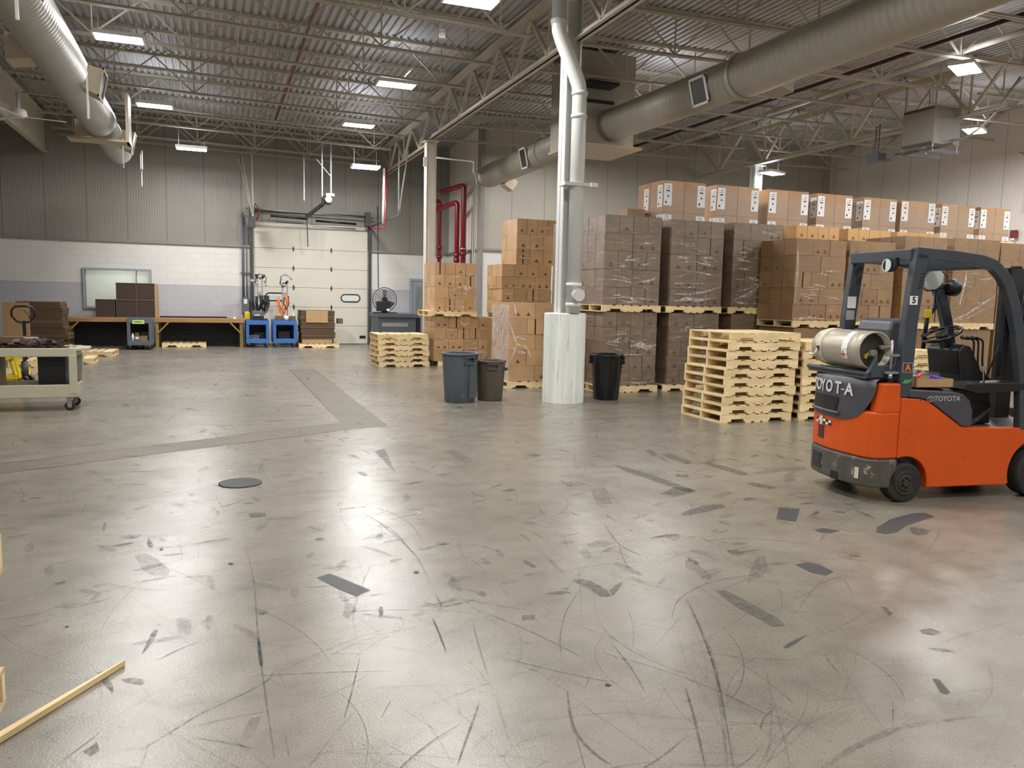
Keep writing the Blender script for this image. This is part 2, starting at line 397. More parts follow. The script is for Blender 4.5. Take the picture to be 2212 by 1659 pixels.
# concrete infill strips cut into the slab
ov = MB()
ov.box(1.59, 2.13, 10.0, 18.1, 0, .0012)
ov.prism([(-4.2,7.63),(1.59,10.47),(2.13,10.1),(1.45,9.85),(-4.2,7.14)], 0, .001, 'z')
ov.build('floor_infill', M['trench'], fl)
cr = MB()
for x in (1.59, 2.13):
    cr.box(x-.008, x+.008, 10.2, 18.1, 0, .0018)
for p, q in (((-4.2,7.63),(1.59,10.47)),((-4.2,7.14),(1.45,9.85))):
    cr.bar((*p,.0008),(*q,.0008),.009,.002)
cr.build('floor_joint', M['dsteel'], fl)
PATCH=[([[0.564,4.716],[0.65,4.765],[0.755,4.575],[0.836,4.417],[0.739,4.351],[0.661,4.495]],2),([[2.031,4.204],[2.091,4.214],[2.145,4.168],[2.165,3.994],[2.136,3.898],[2.081,3.915],[2.066,4.052]],1),([[2.174,3.991],[2.272,4.071],[2.329,4.096],[2.264,4.017],[2.145,3.895]],1),([[3.602,5.372],[3.85,5.482],[4.043,5.481],[4.006,5.384],[3.757,5.301],[3.572,5.256],[3.496,5.278]],1),([[4.44,5.242],[4.591,5.162],[4.286,4.855],[4.187,4.964]],2),([[4.273,4.634],[4.377,4.646],[4.452,4.558],[4.33,4.526],[4.263,4.572]],2),([[4.804,4.542],[5.09,4.689],[5.403,4.77],[5.533,4.758],[5.522,4.645],[5.252,4.569],[5.067,4.509],[4.848,4.397],[4.722,4.383],[4.689,4.444]],2),([[5.055,4.467],[5.123,4.438],[5.143,4.352],[5.015,4.283],[4.918,4.282],[4.952,4.365]],1),([[3.313,4.417],[3.393,4.407],[3.415,4.338],[3.334,4.292],[3.291,4.341]],1),([[3.575,4.031],[3.693,4.045],[3.732,3.983],[3.722,3.841],[3.621,3.802],[3.568,3.873]],2),([[3.441,4.242],[3.506,4.239],[3.35,4.036],[3.235,3.916],[3.035,3.831],[3.203,4.018]],0),([[2.788,3.798],[2.845,3.78],[2.855,3.67],[2.866,3.466],[2.87,3.347],[2.839,3.245],[2.765,3.258],[2.758,3.383],[2.752,3.575]],1),([[2.646,3.032],[2.712,3.069],[2.873,3.118],[2.752,3.056],[2.673,3.023]],2),([[3.494,2.98],[3.575,2.975],[3.589,2.917],[3.512,2.9],[3.475,2.937]],1),([[3.347,2.794],[3.406,2.778],[3.466,2.717],[3.39,2.736]],1),([[3.095,2.545],[3.12,2.531],[3.064,2.424],[3.033,2.414],[3.022,2.438]],2),([[3.554,3.295],[3.576,3.275],[3.527,3.183],[3.487,3.167]],1),([[2.923,4.332],[2.958,4.271],[2.9,3.99],[2.847,3.948],[2.85,4.128],[2.834,4.196]],0),([[3.881,7.165],[3.963,6.995],[4.048,6.553],[4.086,5.928],[3.976,5.921],[3.905,6.462],[3.857,6.805]],1),([[3.708,5.923],[3.973,6.114],[4.079,6.046],[4.073,5.909],[3.808,5.822]],1),([[4.839,6.992],[4.959,7.002],[5.024,6.641],[5.021,6.377],[4.907,6.354],[4.863,6.655]],1),([[4.669,7.495],[4.789,7.522],[4.806,7.074],[4.666,6.956],[4.648,7.255]],1),([[4.734,6.064],[4.825,6.064],[4.928,5.847],[4.802,5.803],[4.731,5.942]],1),([[5.07,6.41],[5.388,6.562],[5.835,6.542],[5.737,6.371],[5.517,6.411],[5.16,6.339]],0),([[4.612,7.745],[4.711,7.78],[4.647,7.501],[4.522,7.42]],1),([[3.177,6.26],[3.344,6.291],[3.124,5.741],[3.001,5.777]],0),([[1.639,8.45],[1.778,8.589],[1.73,8.15],[1.628,7.304],[1.638,8.015]],1),([[2.401,8.312],[2.513,8.342],[2.538,8.049],[2.551,7.671],[2.421,7.605],[2.389,7.924]],0),([[2.442,4.831],[2.58,4.884],[2.632,4.773],[2.533,4.734],[2.416,4.747]],0),([[3.049,4.791],[3.173,4.855],[3.203,4.795],[3.082,4.684]],0),([[3.018,6.541],[3.197,6.574],[3.272,6.43],[3.034,6.401]],0),([[4.27,6.582],[4.397,6.529],[4.333,6.431],[4.232,6.485]],1),([[4.337,5.599],[4.447,5.604],[4.454,5.53],[4.293,5.513]],1),([[2.385,6.43],[2.479,6.479],[2.524,6.421],[2.417,6.362]],1),([[3.215,7.817],[3.308,7.871],[3.338,7.774],[3.242,7.711]],1),([[4.12,5.733],[4.322,5.838],[4.426,5.832],[4.299,5.718],[4.13,5.658]],0),([[5.361,6.284],[5.592,6.41],[5.296,6.035],[5.103,5.961]],0),([[-0.496,5.467],[-0.432,5.497],[-0.345,5.338],[-0.268,5.097],[-0.273,5.01],[-0.344,5.004],[-0.427,5.176]],0),([[0.243,6.279],[0.362,6.268],[0.362,6.173],[0.249,6.16]],2),([[-0.406,3.698],[-0.351,3.695],[-0.302,3.656],[-0.312,3.613],[-0.373,3.648]],1),([[-0.617,5.895],[-0.567,5.958],[-0.483,5.933],[-0.508,5.863],[-0.587,5.849]],0),([[-0.89,5.077],[-0.835,5.096],[-0.82,5.055],[-0.858,5.032]],1),([[0.206,4.258],[0.224,4.287],[0.257,4.276],[0.23,4.235]],2),([[-1.248,6.623],[-1.148,6.662],[-1.005,6.643],[-1.008,6.589],[-1.131,6.557]],0),([[-0.51,3.795],[-0.485,3.803],[-0.429,3.644],[-0.421,3.568],[-0.47,3.673]],1),([[-0.479,3.133],[-0.437,3.187],[-0.419,3.124],[-0.447,3.09]],1),([[0.082,3.07],[0.117,3.183],[0.161,3.181],[0.13,3.066],[0.099,3.029]],0),([[1.545,3.806],[1.616,3.795],[1.592,3.735],[1.521,3.747]],1),([[1.614,2.975],[1.635,2.983],[1.643,2.96],[1.619,2.953]],3),([[1.149,4.641],[1.179,4.638],[1.171,4.607],[1.144,4.613]],3),([[0.068,5.14],[0.087,5.147],[0.104,5.11],[0.086,5.097]],3),([[-0.727,4.385],[-0.71,4.394],[-0.707,4.373],[-0.721,4.369]],3),([[-0.353,5.56],[-0.334,5.564],[-0.326,5.541],[-0.342,5.532]],3)]
LINES=[([[-0.283,3.073],[-0.154,3.199],[-0.078,3.275],[0.028,3.347],[0.191,3.469],[0.232,3.567]],0.009,1),([[0.187,5.449],[0.206,4.775],[0.192,4.142],[0.186,3.683],[0.186,3.281],[0.188,2.863]],0.008,1),([[0.189,3.938],[0.186,3.753],[0.187,3.631]],0.02,2),([[-0.261,3.847],[-0.181,3.927],[-0.066,4.011]],0.01,1),([[-0.202,4.104],[-0.036,4.28],[0.14,4.468]],0.004,1),([[-0.915,3.945],[-0.741,4.039],[-0.558,4.2],[-0.375,4.261]],0.005,0),([[-0.548,4.236],[-0.531,4.483],[-0.478,4.751],[-0.38,5.015]],0.005,0),([[-1.241,5.474],[-1.092,5.6],[-0.913,5.611]],0.004,0),([[-0.13,5.338],[-0.116,5.08],[-0.073,4.862],[-0.028,4.725]],0.005,0),([[-0.548,3.071],[-0.489,3.17],[-0.434,3.256]],0.006,1),([[-0.335,3.101],[-0.274,3.097]],0.01,1),([[0.221,3.723],[0.295,3.808],[0.443,3.827]],0.006,0),([[1.079,6.058],[1.166,5.667],[1.224,5.133],[1.233,4.853],[1.199,4.422]],0.008,1),([[1.267,6.102],[1.37,5.65],[1.347,5.17]],0.006,0),([[1.075,3.923],[1.057,3.716],[1.033,3.512]],0.01,2),([[1.264,3.818],[1.195,3.477],[1.146,3.216]],0.006,1),([[1.182,4.251],[1.172,4.128],[1.154,4.013]],0.009,1),([[1.615,5.204],[1.533,4.862],[1.521,4.65]],0.006,0),([[1.118,3.101],[1.106,2.974],[1.047,2.662]],0.007,0),([[0.813,2.597],[0.888,2.739],[0.969,2.884],[1.043,3.023]],0.01,1),([[0.474,3.063],[0.542,3.277],[0.626,3.573]],0.008,1),([[0.617,3.015],[0.68,3.137]],0.01,1),([[0.968,3.121],[0.922,2.9]],0.008,0),([[1.434,2.981],[1.361,2.792],[1.324,2.651],[1.33,2.509],[1.354,2.424]],0.014,1),([[1.309,2.62],[1.255,2.438]],0.012,1),([[0.991,2.601],[1.09,2.67],[1.237,2.693]],0.008,0),([[1.313,3.457],[1.584,3.65]],0.005,0),([[1.779,4.946],[2.061,4.842],[2.337,4.65]],0.005,0),([[2.05,4.845],[2.061,4.565],[2.028,4.292]],0.006,1),([[2.796,5.25],[2.683,4.882],[2.654,4.662],[2.7,4.435]],0.009,1),([[2.4,4.33],[2.667,4.732],[2.998,5.035],[3.636,5.571]],0.005,0),([[1.515,4.253],[1.444,3.85]],0.006,0),([[1.772,4.172],[1.911,4.299],[1.895,4.364]],0.006,0),([[0.537,3.516],[0.725,3.706],[0.896,3.851],[0.917,4.042]],0.006,0),([[2.032,3.242],[2.256,3.433],[2.43,3.581]],0.006,0),([[2.553,3.765],[2.446,3.506],[2.299,3.174],[2.173,2.927],[2.016,2.67],[1.756,2.267]],0.022,0),([[2.511,3.652],[2.343,3.279],[2.185,2.957],[2.039,2.691],[1.779,2.259]],0.009,1),([[1.949,2.84],[1.834,2.594],[1.679,2.293]],0.012,1),([[2.119,3.102],[2.413,3.117],[2.7,3.103],[3.111,3.114],[3.459,3.135]],0.004,0),([[3.054,4.395],[3.051,4.065],[3.207,3.865],[3.27,3.646],[3.346,3.462],[3.418,3.289],[3.495,3.158]],0.006,0),([[3.325,4.012],[3.108,3.616]],0.007,0),([[2.325,3.089],[2.342,2.838],[2.323,2.596],[2.383,2.605]],0.008,0),([[2.046,2.445],[2.119,2.512],[2.221,2.566]],0.008,1),([[2.267,2.644],[2.123,2.407],[1.98,2.19]],0.007,0),([[2.108,2.147],[2.262,2.204],[2.523,2.259],[2.702,2.263],[2.987,2.234]],0.03,0),([[3.616,3.797],[3.327,3.6],[2.916,3.298]],0.008,0),([[2.682,1.961],[3.065,2.154]],0.007,0),([[2.832,4.012],[2.763,3.699],[2.735,3.368]],0.008,0),([[3.617,2.951],[3.687,2.843],[3.802,2.704]],0.006,0),([[1.577,6.748],[1.984,7.386],[2.371,8.092]],0.007,0),([[1.12,5.924],[1.212,5.493],[1.229,4.956]],0.008,1),([[1.24,6.22],[1.369,5.655],[1.349,5.162]],0.006,0),([[1.4,6.507],[1.462,5.911],[1.463,5.318]],0.006,0),([[2.177,8.548],[2.63,8.494],[2.994,8.364]],0.02,0),([[2.31,7.317],[2.306,7.048]],0.012,1),([[4.083,10.02],[4.814,10.065],[5.269,9.665]],0.03,0),([[2.357,10.922],[2.662,11.22],[3.41,11.868]],0.03,0),([[2.636,10.558],[3.192,11.105],[3.635,11.609]],0.03,0)]
DK = [(128,124,118), (104,101,97), (92,90,88), (44,42,42)]
SM = [stain_mat('scuff_faint', (86,82,77), .4, 22., .36, .66), stain_mat('scuff_mid', (77,74,70), .62, 22., .32, .6), stain_mat('scuff_dark', (72,72,72), .8, 22., .24, .46), pm('scuff_black', (38,36,36), .6)]
sm = MB()
for pts, d in PATCH:
    c = Vector((sum(p[0] for p in pts)/len(pts), sum(p[1] for p in pts)/len(pts), 0))
    sm.poly([(p[0], p[1], .0022) for p in pts], d)
def ribbon(mb, pts, w, mi, z=.002):
    P = [Vector((p[0], p[1], z)) for p in pts]
    if len(P) > 2:                                   # smooth the polyline
        Q = []
        for i in range(len(P)-1):
            a, b, c, d = P[max(i-1,0)], P[i], P[i+1], P[min(i+2,len(P)-1)]
            for k in range(4):
                t = k/4; Q.append(.5*((2*b)+(c-a)*t+(2*a-5*b+4*c-d)*t*t+(3*b-a-3*c+d)*t**3))
        Q.append(P[-1]); P = Q
    L = []; R = []
    for i, q in enumerate(P):
        d = (P[min(i+1,len(P)-1)]-P[max(i-1,0)]).normalized(); s = Vector((-d.y, d.x, 0))
        e = w*.5*(.35+.65*min(1, 4*min(i, len(P)-1-i)/max(1, len(P)-1)))
        L.append(mb.bm.verts.new(q+s*e)); R.append(mb.bm.verts.new(q-s*e))
    for i in range(len(P)-1):
        f = mb.bm.faces.new((L[i], R[i], R[i+1], L[i+1])); f.material_index = mi
for pts, w, d in LINES: ribbon(sm, pts, w, d)
rs = random.Random(3)
for i in range(1300):                                 # everyday scratches and tyre scuffs, anywhere on the slab
    r = rs.random()
    y = 2.2+rs.random()**1.6*22; x = -.45*y*rs.random()+(1.15*y+.5)*rs.random()
    if y > 12 and x > 4.5: continue
    a = rs.choice([rs.gauss(.3,.5), rs.gauss(1.9,.5), rs.random()*PI]); L = rs.uniform(.12,.9)*(1+y*.05); k = rs.gauss(0,.7)
    pts = []; px, py = x, y
    for j in range(6):
        pts.append((px, py)); px += math.cos(a)*L/5; py += math.sin(a)*L/5; a += k*L/5
    ribbon(sm, pts, rs.uniform(.0025,.006)+.0007*y*(rs.random()<.5), rs.choice([0,0,0,0,1]))
for i in range(1500):                                 # rubber scuff patches
    y = 4.+rs.random()**1.1*21; x = -.4*y+(1.45*y)*rs.random()
    if y > 11 and x > 4.5: continue
    a = rs.choice([rs.gauss(.25,.25), rs.gauss(1.8,.4)]); L = rs.uniform(.05,.24)*(1+.03*y); w = rs.uniform(.02,.07)
    n = 9; pts = []
    for j in range(n):
        t = 2*PI*j/n; e = 1+rs.gauss(0,.16); u, v = L*.5*math.cos(t)*e, w*.5*math.sin(t)*e
        pts.append((x+u*math.cos(a)-v*math.sin(a), y+u*math.sin(a)+v*math.cos(a), .0016))
    sm.poly(pts, rs.choice([0,0,0,0,0,1]))
sc_ = sm.build('floor_scuffs', SM, fl, recalc=False); tag(sc_, kind='stuff')

def pbox(name, x0, x1, y0, y1, z0, z1, mat): return struct(MB().box(x0,x1,y0,y1,z0,z1).build(name, mat))
# back wall, three painted zones with an opening for the office window and the dock door
TZ, GZ = 3.13, 1.855
DX0, DX1, DZ = 1.28, 4.93, 3.86
wx0, wx1, wz0, wz1 = -3.5, -1.74, 1.14, 2.24
w = MB()
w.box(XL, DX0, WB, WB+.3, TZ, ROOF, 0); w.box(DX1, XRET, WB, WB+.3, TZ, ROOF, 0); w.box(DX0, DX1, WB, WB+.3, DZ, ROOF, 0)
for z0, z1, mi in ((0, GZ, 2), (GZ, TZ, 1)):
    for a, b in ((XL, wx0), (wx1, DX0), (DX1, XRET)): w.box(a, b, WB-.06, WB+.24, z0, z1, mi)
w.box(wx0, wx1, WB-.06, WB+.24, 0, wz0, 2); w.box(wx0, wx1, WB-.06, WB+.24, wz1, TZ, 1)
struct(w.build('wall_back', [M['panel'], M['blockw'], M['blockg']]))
struct(MB().box(XL, DX0-.08, WB-.13, WB, TZ-.05, TZ+.02).box(DX1+.08, XRET, WB-.13, WB, TZ-.05, TZ+.02).build('trim_1', M['trim']))
w = MB()
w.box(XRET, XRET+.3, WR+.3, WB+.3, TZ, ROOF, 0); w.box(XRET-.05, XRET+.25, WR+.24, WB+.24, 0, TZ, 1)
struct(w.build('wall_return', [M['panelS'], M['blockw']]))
struct(MB().box(XRET-.12, XRET-.05, WR, WB-.13, TZ-.05, TZ+.02).box(XRET-.1, XRET-.002, WR-.1, WR+.25, 0, ROOF).build('trim_2', M['trim']))
w = MB()
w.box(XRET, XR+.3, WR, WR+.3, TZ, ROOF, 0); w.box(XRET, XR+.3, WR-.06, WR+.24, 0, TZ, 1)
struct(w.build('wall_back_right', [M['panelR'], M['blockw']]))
struct(MB().box(XRET, XR, WR-.13, WR, TZ-.05, TZ+.02).build('trim_3', M['trim']))
w = MB(); w.box(XR, XR+.3, YF, WR, TZ, ROOF, 0); w.box(XR-.06, XR+.24, YF, WR, 0, TZ, 1)
struct(w.build('wall_right', [M['panelS'], M['blockw']]))
struct(MB().box(XL-.3, XL, YF, WB, 0, ROOF).build('wall_left', M['panelS']))
struct(MB().box(XL, XR, YF-.3, YF, 0, ROOF).build('wall_front', M['panelR']))
# corrugated roof deck, ribs running away from the camera, shallow valley over the girder
def roofz(x): return 6.86+.02*abs(x-5.45)
dk = MB(); b = dk.bm; x = XL; prof = []
while x < XR+.3:
    for dx, dz in ((0,0),(.075,0),(.092,.042),(.135,.042)): prof.append((x+dx, roofz(x)+dz))
    x += .152
A = [b.verts.new((p[0], YF, p[1])) for p in prof]; A2 = [b.verts.new((p[0], 20.6, p[1])) for p in prof]; B = [b.verts.new((p[0], WB+.3, p[1]-.21)) for p in prof]
for i in range(len(prof)-1): b.faces.new((A[i], A2[i], A2[i+1], A[i+1])); b.faces.new((A2[i], B[i], B[i+1], A2[i+1]))
struct(dk.build('ceiling', M['deck'], recalc=False))
MB().box(XL-.3, XR+.6, YF-.3, WB+.6, 7.35, 7.45).build('ceiling_roof', M['deck']); struct(bpy.data.objects['ceiling_roof'])

# open web joists
def make_joist(x0, x1, ndiv):
    t = bpy.data.objects.new('roof_joist', None); COL.objects.link(t); struct(t)
    zb = lambda x: roofz(x)-.80; zt = lambda x: roofz(x)-.035
    P = lambda x, z, y=0: (x, y, z)
    c = MB()
    for s in (-1, 1):
        c.bar(P(x0, zt(x0)-.0, .03*s), P(x1, zt(x1)-.0, .03*s), .045, .06)
    c.build('top_chord', M['joist'], t)
    c = MB(); e = (x1-x0)*.03
    for s in (-1, 1):
        c.bar(P(x0+e, zb(x0+e)+.025, .018*s), P(x1-e, zb(x1-e)+.025, .018*s), .006, .05); c.bar(P(x0+e, zb(x0+e)+.003, .036*s), P(x1-e, zb(x1-e)+.003, .036*s), .036, .006)
    c.build('bottom_chord', M['joist'], t)
    c = MB(); n = ndiv
    for i in range(n):
        a = x0+(x1-x0)*i/n; m_ = x0+(x1-x0)*(i+.5)/n; q = x0+(x1-x0)*(i+1)/n
        c.bar(P(a, zt(a)-.03), P(m_, zb(m_)+.04), .028, .028); c.bar(P(m_, zb(m_)+.04), P(q, zt(q)-.03), .028, .028)
        c.bar(P(m_, zb(m_)+.04), P(m_, zt(m_)-.03), .024, .024)
    c.build('web', M['joist'], t)
    return t
GX = [-4.4, 5.45, 15.3]
bays = [(XL, -4.4, 6, 26.), (-4.4, 5.45, 6, 26.6), (5.45, 15.3, 6, 22.6), (15.3, XR, 3, 22.6)]
JY = [12.87+1.82*k for k in range(-9, 8)]+[26.45]
for x0, x1, nd, ym in bays:
    j0 = make_joist(x0+.06, x1-.06, nd); first = True
    for y in JY:
        if y > ym: continue
        zo = -.034*max(0, y-20.6)
        if first: j0.location = (0, y, zo); first = False
        else: dup(j0, (0, y, zo))
# bridging rods between joists
br = MB()
for x in (-2.6, .55, 2.6, 3.9, 8.7, 12.0, 17.4):
    br.bar((x, -2, roofz(x)-.62), (x, (20.6 if x < 7 else 22.9), roofz(x)-.62), .02, .02)
struct(br.build('trim_4', M['joist']))
# girders: deep open trusses along the column lines
def girder(x, y0, y1, zb, zt, n):
    g = bpy.data.objects.new('roof_girder', None); COL.objects.link(g); struct(g); g.location = (x, 0, 0)
    c = MB()
    for s in (-1, 1):
        c.box(.012*s, .015*s+.075*s, y0, y1, zb, zb+.012); c.box(.012*s, .024*s, y0, y1, zb, zb+.1)
    c.build('bottom_chord', M['girder'], g)
    c = MB()
    for s in (-1, 1):
        c.box(.012*s, .11*s, y0, y1, zt-.012, zt); c.box(.012*s, .026*s, y0, y1, zt-.13, zt)
    c.build('top_chord', M['girder'], g)
    c = MB(); L = (y1-y0)/n
    for i in range(n):
        a = y0+L*i
        c.bar((0, a, zt-.06), (0, a+L/2, zb+.06), .06, .06, up=(1,0,0)); c.bar((0, a+L/2, zb+.06), (0, a+L, zt-.06), .06, .06, up=(1,0,0))
        c.bar((0, a+L/2, zb+.06), (0, a+L/2, zt-.06), .035, .035)
    c.build('web', M['girder'], g)
    return g
girder(5.45, 3.1, 11.7, 5.72, 6.72, 5); girder(5.45, 12.0, 20.45, 5.74, 6.72, 5); girder(5.45, 20.75, 26.6, 5.62, 6.5, 3); girder(5.45, -5.6, 2.9, 5.72, 6.72, 5)
girder(15.3, 3.1, 11.7, 5.78, 6.85, 5); girder(15.3, 12.0, 20.45, 5.78, 6.85, 5); girder(15.3, 20.75, 22.95, 5.78, 6.85, 1)
struct(MB().box(-4.47, -4.33, -4, 26.6, 5.55, 5.58).box(-4.41, -4.39, -4, 26.6, 5.58, 6.6).box(-4.47, -4.33, -4, 26.6, 6.6, 6.63).build('roof_beam', M['girder']))
# columns
def wcol(name, x, y, z0, z1, s, mat, rz=0):
    c = MB(); h = s/2
    c.box(-h, h, -h, -h+.014, 0, z1-z0); c.box(-h, h, h-.014, h, 0, z1-z0); c.box(-.006, .006, -h, h, 0, z1-z0)
    c.box(-h-.06, h+.06, -h-.06, h+.06, z1-z0-.02, z1-z0)
    o = c.build(name, mat, loc=(x, y, z0)); o.rotation_euler = (0,0,rz); return struct(o)
wcol('column', 5.43, 11.87, 0, 6.6, .25, M['colw'], PI/2)
wcol('column', 5.45, 20.6, 0, 5.7, .26, M['colt'], PI/2)
wcol('column', 15.42, 20.1, 0, 5.78, .26, M['colw'], PI/2)
bs = MB().lathe([(.345,0),(.345,1.455),(.33,1.468),(.0,1.475)], 28, smooth=False)
o = bs.build('column_base', M['base'], loc=(5.456, 11.87, 0)); struct(o)

# ------------------------------------------------------------------ office window and doors
wf = MB(); fwid = .055
for x0, x1, z0, z1 in ((wx0-fwid, wx1+fwid, wz1, wz1+fwid), (wx0-fwid, wx1+fwid, wz0-fwid, wz0), (wx0-fwid, wx0, wz0, wz1), (wx1, wx1+fwid, wz0, wz1)):
    wf.box(x0, x1, WB-.12, WB+.1, z0, z1)
win = struct(wf.build('window_1', M['doorg']))
MB().box(wx0, wx1, WB+.02, WB+.03, wz0, wz1).build('pane', M['pane'], win)
MB().box(-2.13, -2.1, WB-.06, WB+.06, wz0, wz1).build('mullion', M['doorg'], win)
rm = MB()
rm.box(wx0-1, wx1+1.2, WB+2.2, WB+2.25, 0, 3, 0); rm.box(wx0-1, wx0-.95, WB+.32, WB+2.2, 0, 3); rm.box(wx1+1.15, wx1+1.2, WB+.32, WB+2.2, 0, 3); rm.box(wx0-1, wx1+1.2, WB+.32, WB+2.25, 3, 3.05)
struct(rm.build('wall_office', M['room']))
ol = bpy.data.lights.new('office_light', 'AREA'); ol.energy = 60; ol.size = 1.2; ol.color = (.97,1,.97)
oo = bpy.data.objects.new('office_light', ol); COL.objects.link(oo); oo.location = (-2.6, WB+1.2, 2.95)

door = bpy.data.objects.new('door_1', None); COL.objects.link(door); struct(door); door.location = (0, WB, 0)
zs = [0, .61, 1.22, 1.85, 2.47, 3.09, 3.86]
for i in range(6):
    m_ = MB(); m_.box(DX0, DX1, -.03, .02, zs[i]+.004, zs[i+1]-.004)
    m_.build('door_section', M['doorp'], door, bevel=.006)
for xx in (2.52, 3.73):
    for i in range(1, 6):
        if i == 1 and xx < 3: continue
        h = MB(); h.box(xx-.03, xx+.03, -.045, -.03, zs[i]-.03, zs[i]+.03); h.prism([(xx-.028,zs[i]+.03),(xx+.028,zs[i]+.03),(xx,zs[i]+.1)], -.045, -.03); h.prism([(xx-.028,zs[i]-.03),(xx,zs[i]-.1),(xx+.028,zs[i]-.03)], -.045, -.03)
        h.build('hinge', M['dsteel'], door)
def stadium(cx, cz, hw, r, n=8):
    return [(cx+hw-r+r*math.cos(-PI/2+PI*i/n), cz+r*math.sin(-PI/2+PI*i/n)) for i in range(n+1)]+[(cx-hw+r+r*math.cos(PI/2+PI*i/n), cz+r*math.sin(PI/2+PI*i/n)) for i in range(n+1)]
for cx in (1.95, 4.36):
    o = MB().tube([(x, -.036, z) for x, z in stadium(cx, 1.54, .31, .12)], .02, 6, closed=True).build('door_window', M['blackg'], door)
    MB().prism(stadium(cx, 1.54, .3, .11), -.036, -.03).build('pane', pm('frosted_pane', (206,214,208), .2, var=.03), o)
MB().box(4.66, 4.86, -.05, -.03, .2, .29).build('pull_handle', M['black'], door)
tr = MB()
for x in (DX0-.06, DX1+.06):
    tr.box(x-.05, x+.05, -.14, -.06, 0, 3.95, 0); tr.box(x-.07, x+.07, -.06, -.0, 0, 3.95, 1)
tr.build('door_track', [M['dsteel'], M['cartg']], door)
MB().box(DX0, DX1, -.04, .02, -.01, .02).build('bottom_seal', M['black'], door)
# gray service door right of the dock door
sd = MB(); sd.box(6.36, 6.44, -.14, -.06, 0, 2.25); sd.box(7.36, 7.44, -.14, -.06, 0, 2.25); sd.box(6.44, 7.36, -.14, -.06, 2.17, 2.25)
d2 = struct(sd.build('door_2', M['doorg'], loc=(0, WB, 0)))
MB().box(6.44, 7.36, -.11, -.065, .01, 2.17).build('door_leaf', M['doorg'], d2)
MB().box(6.56, 6.78, -.118, -.11, .9, 2.0).build('vision_panel', pm('vision_glass', (136,142,136), .2), d2)
# ------------------------------------------------------------------ lamps
def lamp_proto():
    t = thing('ceiling_light', 'x', 'light')
    h = MB(); h.box(-.39, .39, -.2, .2, .03, .075); h.box(-.4, -.385, -.21, .21, .012, .08); h.box(.385, .4, -.21, .21, .012, .08); h.box(-.385, .385, -.21, -.198, .012, .08); h.box(-.385, .385, .198, .21, .012, .08)
    h.build('housing', M['white'], t)
    for y in (-.1, .1):
        MB().box(-.38, .38, y-.092, y+.092, .006, .028, 0).poly([(-.37, y-.088, .002), (-.37, y+.088, .002), (.37, y+.088, .002), (.37, y-.088, .002)], 1).build('led_strip', [M['white'], M['led']], t, recalc=False)
    MB().box(-.35,.35,-.12,.12,.0755,.079, 0).poly([(-.34,-.11,.082),(.34,-.11,.082),(.34,.11,.082),(-.34,.11,.082)], 1).build('uplight_fill', [M['white'], M['upfill']], t, recalc=False)  # upward glow added on the housing to brighten the roof deck
    w = MB()
    for x in (-.32, .32): w.bar((x, 0, .07), (x, 0, .55), .008, .008)
    w.build('hanger', M['steel'], t)
    return t
lp = lamp_proto(); used = False
lamps = [(-1.41,15.76,6.0,0,'long bright ceiling light, largest of the row beside the left duct'),(-1.16,21.03,6.0,0,'middle ceiling light of the row beside the left duct'),(-.42,23.7,5.5,0,'small far ceiling light above the wall left of the dock door'),
 (3.65,11.57,6.0,0,'ceiling light cut by the top of the picture'),(3.66,16.65,6.0,0,'large ceiling light in the row left of the white column'),(3.64,20.98,6.0,0,'middle ceiling light in the row before the dock door'),(4.2,23.1,5.27,0,'lowest ceiling light, over the dock door opener'),
 (12.9,11.0,6.0,.5,'largest ceiling light above the forklift'),(17.6,14.6,6.0,.5,'ceiling light right of the hanging heater box'),(15.6,19.6,5.5,.35,'ceiling light beside the far right column'),
 (-1.3,10.4,6.0,0,None),(-1.3,5.2,6.0,0,None),(3.65,6.4,6.0,0,None),(3.65,1.2,6.0,0,None),(9.4,5.6,6.0,0,None),(9.4,.6,6.0,0,None),(14.6,4.5,6.0,0,None),(-1.3,0.,6.0,0,None),(-7.5,10.4,6.0,0,None),(17.6,9.5,6.0,.5,None),(19.3,11.8,6.0,.5,None),(9.4,15.4,6.0,0,None),(9.6,20.0,6.0,0,None),(17.6,4.5,6.0,.5,None),(3.65,-4.2,6.0,0,None),(9.4,-4.4,6.0,0,None),(-1.3,-5.,6.0,0,None)]  # entries without a label are unseen lamps, added to brighten the room
for x, y, z, rz, lb in lamps:
    lb = lb or 'unseen ceiling light added to brighten the room'
    t = lp if not used else dup(lp)
    used = True; t.location = (x, y, z); t.rotation_euler = (0,0,rz); t['label'] = lb; t['group'] = 'flat ceiling lights under the joists'

# ------------------------------------------------------------------ ducts
def flange(mb, c, n, w, h, t=.03, mi=0, upv_=(0,0,1)):
    n = Vector(n).normalized(); u = Vector(upv_); r = u.cross(n).normalized(); u = n.cross(r)
    Mx = Matrix(((*r,0),(*u,0),(*n,0),(0,0,0,1))).transposed(); Mx.translation = Vector(c)
    for a0, a1, b0, b1 in ((-w/2, w/2, h/2-t, h/2), (-w/2, w/2, -h/2, -h/2+t), (-w/2, -w/2+t, -h/2, h/2), (w/2-t, w/2, -h/2, h/2)):
        mb.box(a0, a1, b0, b1, -.01, .012, mi, Mx)
    return Mx
def ribs_duct(mb, p0, p1, r, step, n=40):
    p0 = Vector(p0); p1 = Vector(p1); L = (p1-p0).length; d = (p1-p0)/L; k = int(L/step)
    for i in range(k+1):
        c = p0+d*min(L, i*step); mb.cyl(c-d*.006, c+d*.006, r+.009, n=n)
